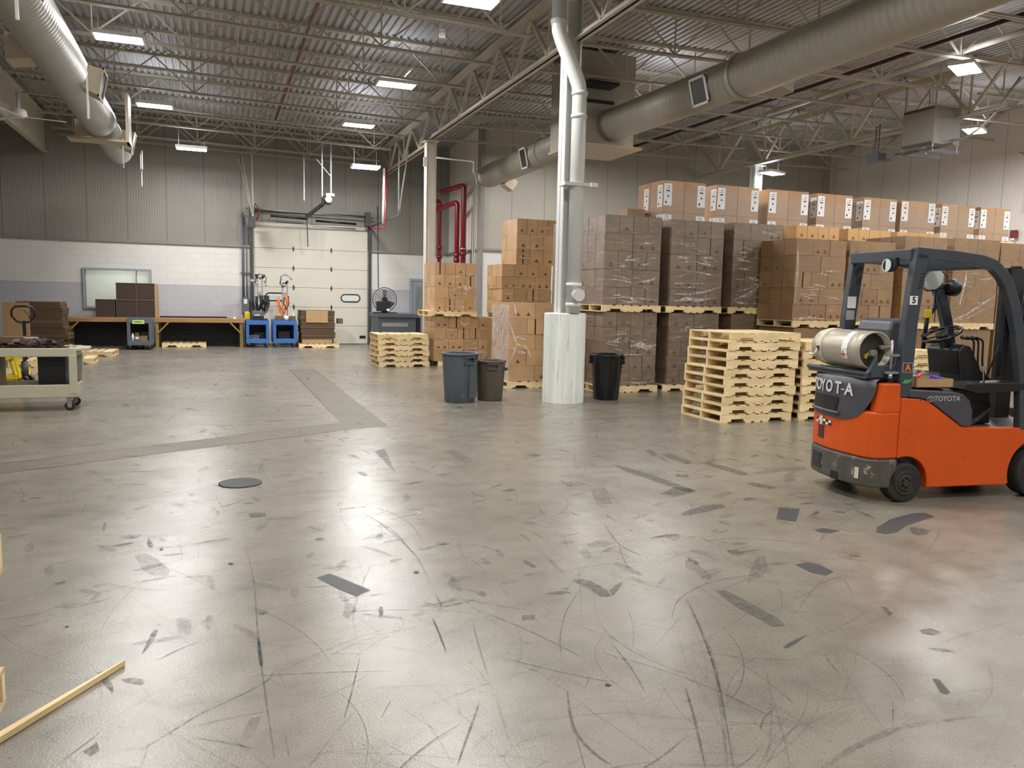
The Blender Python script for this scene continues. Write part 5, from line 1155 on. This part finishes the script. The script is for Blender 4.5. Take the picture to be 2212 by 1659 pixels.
# ------------------------------------------------------------------ pallet jacks
def jack(label, x, y, rz):
    t = thing('pallet_jack', label, 'pallet jack', (x,y,0), rz, 'yellow pallet jacks behind the beige cart')
    HM = Matrix.Translation((0,-.08,0))@Matrix.Rotation(-rz+.1,4,'Z')
    hnd = MB(); hnd.bar((0,-.0,.45),(0,-.1,1.12),.05,.035); o = hnd.xf(HM).build('tow_bar', M['black'], t)
    MB().tube([HM @ (Vector((0,-.1,1.14))+Vector((dx,-.03*k,dz))) for dx, dz, k in ((0,-.06,0),(-.1,-.03,0),(-.17,.06,1),(-.17,.16,1),(-.12,.22,1),(0,.23,1),(.12,.22,1),(.17,.16,1),(.17,.06,1),(.1,-.03,0))], .018, 8, closed=True).build('handle_loop', M['blackg'], t)
    MB().tube([HM @ Vector(q) for q in ((0,-.1,1.3),(.06,-.11,1.25),(.09,-.1,1.15))], .008, 6).build('lever', M['black'], t)
    fr_ = MB(); q = [(-.04,.14),(.2,.13),(.3,.42),(.04,.5)]
    for s in (-.12, .12):
        for a, b in zip(q, q[1:]+q[:1]): fr_.bar((s,a[0],a[1]), (s,b[0],b[1]), .035, .05, up=(1,0,0))
    fr_.box(-.13,.13,.0,.3,.45,.49).box(-.13,.13,.16,.24,.1,.17); fr_.build('body_frame', M['yellow'], t)
    MB().cyl((0,-.05,.12),(0,-.05,.42),.055,n=16).cyl((0,-.05,.42),(0,-.05,.5),.03,n=12).build('pump', M['dsteel'], t)
    for s in (-1, 1):
        w_ = MB().cyl((s*.04,-.06,.09),(s*.1,-.06,.09),.09,n=24).build('wheel', M['black'], t); MB().cyl((s*.1,-.06,.09),(s*.105,-.06,.09),.035,n=14).build('hub', M['steel'], w_)
        MB().box(s*.2-.08,s*.2+.08,.2,1.4,.06,.12).build('fork', M['yellow'], t)
    return t
jack('yellow pallet jack with black loop handle behind the beige cart', -3.08, 15.7, 1.15)
jack('second pallet jack handle cut by the left picture edge', -3.62, 15.0, 1.6)
# ------------------------------------------------------------------ forklift (local: x forward, y away from the camera, z up)
fk = thing('forklift', 'orange and gray counterbalance forklift numbered 5 at the right picture edge', 'forklift', (5.64, 5.08, 0), math.radians(-8))
Wd = .90
def arc(cx, cz, r, a0, a1, n=12): return [(cx+r*math.cos(a0+(a1-a0)*i/n), cz+r*math.sin(a0+(a1-a0)*i/n)) for i in range(n+1)]
FW = 1.39
# side bodies with wheel arches
poly = [(-.09,.40)]+arc(0,.175,.232,math.radians(112),math.radians(-10),12)+[(.235,.125),(1.06,.125)]+arc(FW,.23,.31,math.radians(198),math.radians(90),10)+[(1.9,.54),(1.9,.625),(.62,.655),(.54,.665),(.18,.895),(.1,.915),(-.09,.925)]
for y0, y1 in ((0.,.10),(Wd-.10,Wd)):
    MB().prism(poly, y0, y1, 'y').build('side_panel', M['orange'], fk, bevel=.012)
MB().box(-.1,1.9,.1,Wd-.1,.14,.6).build('chassis', M['fgray'], fk)
# counterweight: plan outline with rounded rear
def outline(off=0., yb=0.):
    half = [(-.09,0-off),(-.28,0-off),(-.325,.015-off*.7),(-.36,.06-off*.3),(-.385-off,.14),(-.415-off,.28),(-.425-off,.45)]
    return half+[(p[0], Wd-p[1]) for p in half[::-1][1:]]
def slab(z0, z1, off=0.): return MB().prism(outline(off), z0, z1, 'z')
slab(.39, .80).build('counterweight', M['orange'], fk, bevel=.02, seg=3)
# raised ears left and right of the gray centre
ear = [(-.09,0),(-.28,0),(-.315,.012),(-.33,.03),(-.33,.10),(-.09,.10)]
def sloped(pts, z0, z1, dz):        # ear narrows towards the top
    cwt = MB(); b = cwt.bm; A = [b.verts.new((p[0],p[1],z0)) for p in pts]; B = [b.verts.new((p[0]+.03*(p[0] < -.1), p[1], z1)) for p in pts]; n = len(pts)
    for i in range(n): b.faces.new((A[i],A[(i+1)%n],B[(i+1)%n],B[i]))
    b.faces.new(A[::-1]); b.faces.new(B)
    cwt.build('counterweight_ear', M['orange'], fk, bevel=.015)
sloped(ear, .79, 1.05, 0); sloped([(p[0], Wd-p[1]) for p in ear], .79, 1.05, 0)
# gray rear panel following the curved back
def back_at(y):
    P = outline(0.)
    for a, b in zip(P, P[1:]):
        if min(a[1],b[1]) <= y <= max(a[1],b[1]) and abs(a[1]-b[1]) > 1e-6 and a[0] < -.3: return a[0]+(b[0]-a[0])*(y-a[1])/(b[1]-a[1])
    return -.36
rows = [(1.06,.02,.02),(.98,.02,.02),(.92,.035,.025),(.86,.06,.03),(.80,.10,.035),(.75,.15,.045),(.715,.22,.07),(.695,.30,.14),(.69,.36,.22)]
gp_ = MB(); b = gp_.bm; grid = []
for z, e, e2 in rows:
    r = []
    for i in range(21):
        y = e+(Wd-e-e2)*i/20; bx = back_at(max(.02,min(Wd-.02,y)))-.006; r.append(b.verts.new((bx, y, z)))
    grid.append(r)
for k in range(len(rows)-1):
    for i in range(20): f = b.faces.new((grid[k][i],grid[k][i+1],grid[k+1][i+1],grid[k+1][i])); f.smooth = True
top = [b.verts.new((-.09, .03+(Wd-.06)*i/20, 1.075)) for i in range(21)]; lip = [b.verts.new((grid[0][i].co.x+.035, grid[0][i].co.y, 1.085)) for i in range(21)]
for i in range(20): b.faces.new((grid[0][i+1],grid[0][i],lip[i],lip[i+1])).smooth = True; b.faces.new((lip[i+1],lip[i],top[i],top[i+1]))
gp_.build('rear_panel', M['fgray'], fk)
slab(.80, 1.04).xf(Matrix.Translation((.05,0,0))).xf(Matrix.Scale(.93,4,(1,0,0))).xf(Matrix.Translation((0,.03,0))@Matrix.Diagonal((1,.93,1,1))).build('counterweight_core', M['fgray'], fk)
gr = MB(); rr = []
for z in (.885, .755):
    rr.append([(back_at(.38+.42*i/8)-.014, .38+.42*i/8-(0 if z > .8 else .0)+(.03 if (i == 0 and z < .8) else 0), z) for i in range(9)])
for i in range(8): gr.bm.faces.new([gr.bm.verts.new(p) for p in (rr[0][i],rr[0][i+1],rr[1][i+1],rr[1][i])])
gr.build('radiator_opening', M['black'], fk)
MB().tube([(back_at(.36+.46*i/8)-.018, .36+.46*i/8, .742) for i in range(9)], .014, 8).build('opening_lip', M['fgray'], fk)
RC = pm('recess_shade', (74,30,14), .7)  # dark tone painting the shade inside the tow recess
# worn bumper skirt
bp = slab(.135, .388, .012); bp.build('bumper', M['bump'], fk, bevel=.018)
def patch(name, y0, y1, z0, z1, off, mat, n=6):
    q = MB(); vs = [(q.bm.verts.new((back_at(y0+(y1-y0)*i/n)-off, y0+(y1-y0)*i/n, z0)), q.bm.verts.new((back_at(y0+(y1-y0)*i/n)-off, y0+(y1-y0)*i/n, z1))) for i in range(n+1)]
    for a, c in zip(vs, vs[1:]): q.bm.faces.new((a[0], c[0], c[1], a[1]))
    return q.build(name, mat, fk)
patch('bumper_recess_shade', .58, .76, .19, .335, .016, M['black']); patch('bumper_recess_shade', .32, .42, .137, .21, .016, M['black'])  # flat black patches paint the shade of the bumper recesses
patch('bumper_patch', .10, .14, .2, .3, .015, M['strap'], 2)
patch('tow_recess_shade', .585, .70, .47, .59, .003, RC)
# checker sticker with worn arrow
ck = MB()
for i in range(6):
    for j in range(2):
        if i in (2,): continue
        y = .735-.045*i; x = back_at(y)-.01
        zz = .655-.022*j; ck.bm.faces.new([ck.bm.verts.new(p) for p in ((back_at(y)-.01,y,zz),(back_at(y-.04)-.01,y-.04,zz),(back_at(y-.04)-.01,y-.04,zz-.022),(back_at(y)-.01,y,zz-.022))]).material_index = (i+j) % 2
ck.build('checker_sticker', [M['black'], M['paper']], fk)
MB().box(back_at(.63)-.012, back_at(.63)-.009, .61,.65,.60,.68).build('worn_sticker', M['strap'], fk)
# lettering on the rear panel
RX = lambda y: back_at(y)-.013
for ch, y in (('T',.80),('O',.72),('Y',.635),('O',.53),('T',.40),('A',.26)):
    s = .02; tx = (back_at(y-s)-back_at(y+s)); Mx = face_m((RX(y), y, .965), (tx, -2*s, 0), (0.02,0,1)); text('lettering', ch, .15, M['letter'], fk, Mx, sx=.9, bold=.004)
MB().box(RX(.335)-.001, RX(.335)+.002, .315, .36, .955, .965).build('lettering', M['letter'], fk)
Ms = face_m((.335, -.004, .905), (1,0,-.02), (0,0,1)); text('side_lettering', 'TOYOTA', .062, M['letter2'], fk, face_m((.36, -.013, .915), (1,0,0), (0,0,1)), sx=1.05, bold=.0015)
em = MB()
for rx, rz_, dz in ((.036,.024,0),(.012,.024,0),(.024,.009,.009)): em.tube([(.19+rx*math.cos(2*PI*i/20), -.014, .915+dz+rz_*math.sin(2*PI*i/20)) for i in range(20)], .0022, 5, closed=True)
em.build('emblem', M['letter2'], fk)
# gray side covers and hood
cov = [(-.02,.93),(.1,.92),(.185,.90),(.535,.672),(.60,.662),(.645,.68),(.64,.80),(.60,.90),(.53,.955),(.42,.975),(-.02,1.0)]
for y0, y1 in ((-.010,.11),(Wd-.11,Wd+.01)): MB().prism(cov, y0, y1, 'y').build('side_cover', M['fgray'], fk, bevel=.012)
MB().box(-.05,.60,.1,Wd-.1,.6,.985).build('engine_hood', M['fgray'], fk, bevel=.02)
# wheels
def wheel(x, y, r, w, rr_):
    o = MB().cyl((x,y,r),(x,y+w,r),r,n=48).build('tyre', M['tyre'], fk, bevel=.018); yo = y-.002 if y < .4 else y+w+.002; s = 1 if y < .4 else -1
    rm_ = MB(); rm_.cyl((x,yo,r),(x,yo+s*.02,r),rr_,n=36); rm_.build('rim', M['rim'], o)
    g_ = MB(); g_.tube([(x+rr_*math.cos(2*PI*i/32), yo, r+rr_*math.sin(2*PI*i/32)) for i in range(32)], .008, 6, closed=True); g_.tube([(x+rr_*.62*math.cos(2*PI*i/32), yo-s*.001, r+rr_*.62*math.sin(2*PI*i/32)) for i in range(32)], .012, 6, closed=True); g_.cyl((x,yo-s*.02,r),(x,yo,r),rr_*.32,n=18)
    for k in range(6): g_.cyl((x+rr_*.48*math.cos(k*PI/3),yo-s*.012,r+rr_*.48*math.sin(k*PI/3)),(x+rr_*.48*math.cos(k*PI/3),yo,r+rr_*.48*math.sin(k*PI/3)),.011,n=8)
    g_.build('hub', M['rim'], o)
wheel(0, -.012, .175, .13, .098); wheel(0, Wd-.118, .175, .13, .098); wheel(FW, -.03, .228, .18, .15); wheel(FW, Wd-.15, .228, .18, .15)
# overhead guard
def profile_bar(pts, w, h, name, mat=M['guard']):   # rectangular tube along a path in x-z at y range w
    m_ = MB(); n = len(pts); b = m_.bm; rings = []
    for i, p in enumerate(pts):
        q0 = Vector(pts[max(i-1,0)]); q1 = Vector(pts[min(i+1,n-1)]); d = (q1-q0).normalized(); nn = Vector((-d.y, d.x)); p = Vector(p)
        a, c = p+nn*h/2, p-nn*h/2; rings.append([b.verts.new((a.x,w[0],a.y)), b.verts.new((a.x,w[1],a.y)), b.verts.new((c.x,w[1],c.y)), b.verts.new((c.x,w[0],c.y))])
    for i in range(n-1):
        for j in range(4): b.faces.new((rings[i][j],rings[i][(j+1)%4],rings[i+1][(j+1)%4],rings[i+1][j]))
    b.faces.new(rings[0][::-1]); b.faces.new(rings[-1]); return m_.build(name, mat, fk, bevel=.008)
for w in ((0.,.075),(Wd-.075,Wd)):
    profile_bar([(-.055,.93),(-.055,1.2),(-.045,1.6),(-.005,2.0),(.015,2.16)], w, .125, 'rear_pillar')
    profile_bar([(-.045,2.165),(.3,2.15),(.62,2.12),(.76,2.08),(.86,2.0),(.93,1.9),(1.0,1.75),(1.08,1.5),(1.17,1.1),(1.22,.62)], w, .10, 'front_pillar')
rb = MB()
MB().box(-.07,.0,.05,Wd-.05,2.10,2.20).build('roof_crossbar', M['guard'], fk, bevel=.008); MB().box(.66,.76,.05,Wd-.05,2.05,2.13).build('roof_crossbar', M['guard'], fk, bevel=.008)
for k in range(5):
    x = .1+.115*k; MB().box(x,x+.03,.06,Wd-.06,2.105,2.155).build('roof_bar', M['guard'], fk)
vs = MB()
for k in range(5): vs.prism([(-.02+.008*k,1.86+.03*k),(.02+.008*k,1.87+.03*k),(.02+.008*k,1.88+.03*k),(-.02+.008*k,1.87+.03*k)], -.0025, 0, 'y')
vs.build('pillar_slots', M['black'], fk)
# stickers on the near pillar
num = MB().box(-.085,-.01,-.004,0,1.725,1.80).build('number_plate', M['paper'], fk); text('number', '5', .075, M['ink'], num, face_m((-.047,-.0045,1.762),(1,0,.03),(0,0,1)), bold=.003)
stk = MB().box(-.1,-.01,-.004,0,1.15,1.225).build('warning_sticker', M['ink'], fk); MB().box(-.105,-.005,-.0035,0,1.145,1.23).build('sticker_border', M['letter2'], fk); text('warning_letter', 'A', .075, M['orangec'], stk, face_m((-.055,-.0045,1.187),(1,0,0),(0,0,1)), bold=.004)
MB().prism([(-.1,1.05),(-.07,1.085),(-.03,1.08),(.0,1.09),(-.02,1.06),(-.06,1.05)], -.004, 0, 'y').build('green_sticker', M['green'], fk)
pl_ = MB().box(-.09,.0,Wd-.079,Wd-.0755,1.68,1.79).build('info_plate', M['paper'], fk); MB().box(-.095,-.01,Wd-.079,Wd-.0755,1.57,1.66).build('info_plate', M['letter2'], fk)
# lamps
wl = MB().lathe([(.03,0),(.055,.03),(.06,.08)], 20).xf(Matrix.Translation((-.1,.2,2.06))@Matrix.Rotation(-PI/2,4,'Y')@Matrix.Rotation(.3,4,'X')).build('work_lamp', M['black'], fk)
MB().cyl((-.178,.2,2.06),(-.186,.2,2.06),.056,n=20).build('lamp_lens', M['lens'], wl); MB().box(-.1,-.06,.19,.21,2.06,2.13).build('lamp_bracket', M['black'], wl)
hl = MB().lathe([(.04,0),(.08,.04),(.085,.1)], 20).xf(Matrix.Translation((.98,.8,1.9))@Matrix.Rotation(PI/2,4,'Y')).build('head_lamp', M['black'], fk)
mr = MB(); mr.prism([(.70,1.96),(.72,1.9),(.78,1.87),(.86,1.88),(.92,1.93),(.93,2.02),(.9,2.07),(.76,2.07),(.71,2.03)], .83, .87, 'y'); mr.xf(Matrix.Translation((-.02,-.06,0))); mr.build('mirror', M['lens'], fk, bevel=.01)
MB().tube([(.7,.825,1.96),(.72,.825,1.9),(.78,.825,1.865),(.88,.825,1.875),(.97,.825,1.9),(1.0,.825,1.84),(1.0,.825,2.02),(.9,.825,2.075),(.76,.825,2.075),(.70,.825,2.03)], .008, 6, closed=True).build('lamp_cage', M['black'], fk)
MB().box(.86,.9,.82,.83,1.9,1.93).build('amber_light', M['yellow'], fk)
# seat
st_ = thing('x','x','x'); bpy.data.objects.remove(st_)
MB().prism([(-.07,1.0),(-.08,1.5),(-.05,1.585),(.03,1.6),(.09,1.59),(.09,1.3),(.12,1.0)], .23, .68, 'y').build('seat_back', M['fgray'], fk, bevel=.03, seg=3)
MB().prism([(.1,1.13),(.1,1.4),(.12,1.57),(.17,1.59),(.23,1.54),(.2,1.2),(.2,1.13)], .26, .65, 'y').build('seat_cushion', M['blackg'], fk, bevel=.025, seg=3)
MB().prism([(.13,.99),(.13,1.06),(.16,1.1),(.5,1.12),(.56,1.08),(.56,.99)], .24, .67, 'y').build('seat_cushion', M['black'], fk, bevel=.025)
# dash, steering, levers
MB().prism([(.72,.64),(.72,1.1),(.68,1.32),(.74,1.38),(.82,1.36),(.95,1.14),(1.08,1.06),(1.1,.64)], .26, .66, 'y').build('dashboard', M['black'], fk, bevel=.02)
MB().prism([(.5,1.0),(.56,1.05),(1.3,1.06),(1.3,.98),(.7,.96)], -.0, .2, 'y').build('fender_top', M['black'], fk, bevel=.01)
sw_ = Matrix.Translation((.66,.45,1.46))@Matrix.Rotation(-.45,4,'Y')
MB().tube([sw_ @ Vector((.165*math.cos(2*PI*i/32), .165*math.sin(2*PI*i/32), 0)) for i in range(32)], .015, 8, closed=True).build('steering_wheel', M['blackg'], fk)
s_ = MB(); s_.cyl(sw_ @ Vector((0,0,-.03)), sw_ @ Vector((0,0,.012)), .055, n=20)
for k in range(3): s_.bar(sw_ @ Vector((0,0,-.01)), sw_ @ Vector((.16*math.cos(k*2.09+.5), .16*math.sin(k*2.09+.5), 0)), .03, .012)
s_.bar(sw_ @ Vector((0,0,-.02)), (.82,.45,1.2), .08, .08); s_.cyl(sw_ @ Vector((-.14,.06,.01)), sw_ @ Vector((-.14,.06,.06)), .022, n=12); s_.build('steering_hub', M['black'], fk)
for k in range(3):
    lv = MB(); x = .86+.05*k; lv.tube(bend([(x+.06,.28+.0*k,1.06),(x+.01,.28,1.2),(x-.0,.28,1.42),(x-.06,.28,1.43)], .04), .009, 8); lv.cyl((x-.06,.28,1.43),(x-.14,.28,1.44),.016,n=10); lv.build('control_lever', M['black'], fk)
MB().tube([(1.02,.28,1.06),(1.12,.28,1.3),(1.17,.28,1.45)], .008, 6).build('control_lever', M['black'], fk)
kc = MB(); kc.cyl((.83,.118,1.17),(.83,.11,1.17),.022,n=14); kc.bar((.83,.113,1.15),(.84,.113,1.05), .012, .006); kc.build('key_tag', M['steel'], fk)
MB().box(.78,.84,.8,.85,1.6,1.68).build('switch_box', M['yellow'], fk, bevel=.008)
MB().tube([(.9,.84,1.9),(.9,.84,1.7),(.82,.84,1.6),(.8,.84,1.3)], .02, 8).build('hose', M['black'], fk)
fl_ = MB(); fl_.box(.6,1.75,.02,Wd-.02,.6,.635); fl_.build('floor_plate', M['dsteel'], fk); MB().prism([(.82,.66),(1.08,.84),(1.1,.83),(.85,.64)], .2, .3, 'y').build('pedal', M['dsteel'], fk)
# mast and hydraulic lines at the picture edge
mm = MB()
for y in (.14, .62):
    mm.box(1.50,1.60,y,y+.09,.15,2.1); mm.box(1.60,1.68,y+.015,y+.075,.12,2.12)
for z in (.4, 1.2, 2.0): mm.box(1.52,1.64,.14,.71,z,z+.09)
mm.build('mast', M['black'], fk)
MB().box(1.9,1.96,.0,Wd,.2,.32).box(1.9,1.96,.0,Wd,.6,.7).box(1.68,1.9,.3,.6,.3,.6).build('carriage', M['black'], fk)
MB().box(1.34,1.37,.05,.5,1.02,2.02).build('mast_shield', M['black'], fk)
for y in (.2,.6): MB().box(1.96,2.9,y,y+.1,.1,.135).build('fork', M['dsteel'], fk)
for k, (x, y) in enumerate(((1.2,.12),(1.24,.18),(1.5,.2))): MB().tube([(x+.1,y,1.0),(x+.02,y,1.5),(x+.06,y,2.0),(x+.3,y,2.15),(x+.5,y,1.9)], .022, 8).build('hose', M['blackg'], fk)
MB().box(1.0,1.06,.1,.14,1.1,1.84).build('mast_stay', M['black'], fk); MB().box(.99,1.05,.09,.13,1.83,1.88).build('mirror_clamp', M['dsteel'], fk)
# tank cradle
cr_ = MB(); cr_.prism([(-.40,1.10),(-.2,1.13),(-.2,1.10),(-.40,1.08)], .08, .92, 'y'); cr_.tube([(-.38,.06,1.12),(-.38,.95,1.12)], .022, 8); cr_.tube([(-.12,.06,1.13),(-.12,.95,1.13)], .022, 8); cr_.box(-.3,-.2,.3,.6,1.07,1.12); cr_.build('tank_cradle', M['guard'], fk)
MB().prism([(-.40,1.09),(-.40,1.12),(-.36,1.2),(-.31,1.29),(-.30,1.2),(-.14,1.2),(-.11,1.32),(-.10,1.09)], .06, .10, 'y').build('cradle_end', M['guard'], fk, bevel=.006)
lk = MB(); lk.cyl((-.2,.03,1.17),(-.2,.03,1.42),.012).box(-.25,-.12,.02,.045,1.28,1.3).box(-.25,-.1,.02,.045,1.13,1.15).cyl((-.2,.03,1.09),(-.2,.03,1.13),.02); lk.build('latch', M['steel'], fk)
# propane tank: held in the cradle, lifted off in use
pt = thing('propane_tank', 'worn silver propane tank strapped across the forklift counterweight', 'propane tank', (5.64, 5.08, 0), math.radians(-8))
TC = Vector((-.29, 0, 1.32)); R_ = .168
def tank_pt(r, y): return (r, y)
tk_ = MB(); prof = [(.0,.90),(.05,.895),(.1,.87),(.135,.83),(.15,.77),(.15,.30),(.145,.25),(.12,.22),(.0,.21)]
tk_.lathe([(r, y) for r, y in prof], 40); Mt = Matrix.Translation((-.29,0,1.32))@Matrix(((1,0,0,0),(0,0,1,0),(0,1,0,0),(0,0,0,1)))
tk_.xf(Matrix.Diagonal((1.12,1.12,1,1))); tk_.xf(Mt); tk_.build('tank_shell', M['tank'], pt)
cl = MB(); cl.lathe([(.146,.27),(.15,.24),(.15,.12),(.14,.12),(.14,.24)], 40); cl.xf(Matrix.Diagonal((1.12,1.12,1,1))); cl.xf(Mt); cl.build('collar', M['tank'], pt)
MB().cyl((-.29,.20,1.32),(-.29,.215,1.32),.154,n=32).build('collar_floor', M['rim'], pt)
vv = MB(); vv.cyl((-.29,.21,1.30),(-.29,.13,1.30),.03,n=14).cyl((-.20,.2,1.35),(-.20,.14,1.35),.02,n=10).bar((-.2,.15,1.35),(-.12,.12,1.37),.02,.02); vv.build('valve', M['steel'], pt)
MB().cyl((-.30,.205,1.29),(-.30,.17,1.29),.024,n=16).build('gauge', M['letter2'], pt); MB().box(-.34,-.33,.17,.2,1.25,1.29).build('gauge_tag', M['yellow'], pt)
sp_ = MB()
for dy in (0,): sp_.tube([(-.29+(R_+.006)*math.cos(a), .70+.02*math.sin(2*a), 1.32+(R_+.006)*math.sin(a)) for a in [i*2*PI/28 for i in range(28)]], .012, 6, closed=True); sp_.xf(Matrix.Translation((0,.70,0))@Matrix.Diagonal((1,2.0,1,1))@Matrix.Translation((0,-.70,0)))
sp_.bm.free(); sp_ = MB(); sp_.lathe([(.1695,.66),(.1735,.66),(.1735,.73),(.1695,.73)], 40); sp_.xf(Mt); sp_.build('strap', M['strap'], pt)
MB().tube([(-.465,.70,1.3),(-.475,.71,1.26),(-.47,.76,1.24),(-.46,.83,1.25)], .012, 6).build('strap_tail', M['strap'], pt); MB().box(-.472,-.46,.67,.71,1.29,1.33).build('buckle', M['dsteel'], pt)
lbm = MB()
for i in range(6):
    a0, a1 = math.radians(112+i*16), math.radians(112+(i+1)*16); r = R_+.0015
    lbm.bm.faces.new([lbm.bm.verts.new(p) for p in ((-.29+r*math.cos(a0),.36,1.32+r*math.sin(a0)),(-.29+r*math.cos(a0),.28,1.32+r*math.sin(a0)),(-.29+r*math.cos(a1),.28,1.32+r*math.sin(a1)),(-.29+r*math.cos(a1),.36,1.32+r*math.sin(a1)))])
lbm.build('paper_label', M['paper'], pt)
rd = MB(); a0, a1 = math.radians(190), math.radians(200); r = R_+.003
for da, dy in ((0,0),(7,0),(-7,0),(0,.018),(0,-.018)):
    a = math.radians(194+da); rd.bm.faces.new([rd.bm.verts.new((-.29+r*math.cos(a+sa*.05), .335+dy+sy*.009, 1.32+r*math.sin(a+sa*.05))) for sa, sy in ((-1,-1),(1,-1),(1,1),(-1,1))])
rd.build('red_mark', M['redp'], pt)
# tray of oddments beside the seat
def fpos(x, y, z): return fk.matrix_basis @ Vector((x,y,z))
FM = Matrix.Translation((5.64,5.08,0))@Matrix.Rotation(math.radians(-8),4,'Z')
def at(x, y, z): v = FM @ Vector((x,y,z)); return (v.x, v.y, v.z)
ty = thing('cardboard_tray', 'open cardboard tray on the forklift side cover', 'tray', at(.06,.02,1.012), math.radians(-8)); m_ = MB(); m_.box(0,.38,0,.2,0,.006).box(0,.38,0,.006,0,.075).box(0,.38,.194,.2,0,.085).box(0,.006,0,.2,0,.095).box(.374,.38,0,.2,0,.075); m_.build('tray_walls', M['kraft'], ty)
tag(MB().box(0,.1,0,.06,0,.06).build('tape_box', M['purple'], loc=at(.29,.1,1.045), bevel=.008), 'purple packet sticking out of the cardboard tray', 'packet'); bpy.data.objects['tape_box'].rotation_euler = (.3,.2,-.1)
tag(MB().box(0,.1,0,.03,0,.025).build('marker_pen', M['redp'], loc=at(.14,.08,1.085), bevel=.008), 'red plastic item in the cardboard tray', 'tool'); bpy.data.objects['marker_pen'].rotation_euler = (0,-.2,.5)
tag(MB().box(0,.06,0,.05,0,.05).build('scraper', M['letter2'], loc=at(.08,.09,1.06), bevel=.006), 'pale gray item at the near end of the cardboard tray', 'tool')
# ------------------------------------------------------------------ light and view
w_ = bpy.data.worlds.new('world'); SC.world = w_; w_.use_nodes = True
w_.node_tree.nodes['Background'].inputs[0].default_value = (.5,.5,.52,1); w_.node_tree.nodes['Background'].inputs[1].default_value = .0
SC.view_settings.view_transform = 'Standard'; SC.view_settings.look = 'None'; SC.view_settings.gamma = 1; SC.view_settings.use_curve_mapping = False
SC.view_settings.exposure = 0.0
SC.cycles.max_bounces = 7; SC.cycles.diffuse_bounces = 4; SC.cycles.transmission_bounces = 2; SC.cycles.use_adaptive_sampling = True; SC.cycles.adaptive_threshold = .015; SC.cycles.glossy_bounces = 3; SC.cycles.transparent_max_bounces = 12
SC.cycles.use_denoising = True; SC.cycles.sample_clamp_indirect = 4.
bpy.context.view_layer.update()
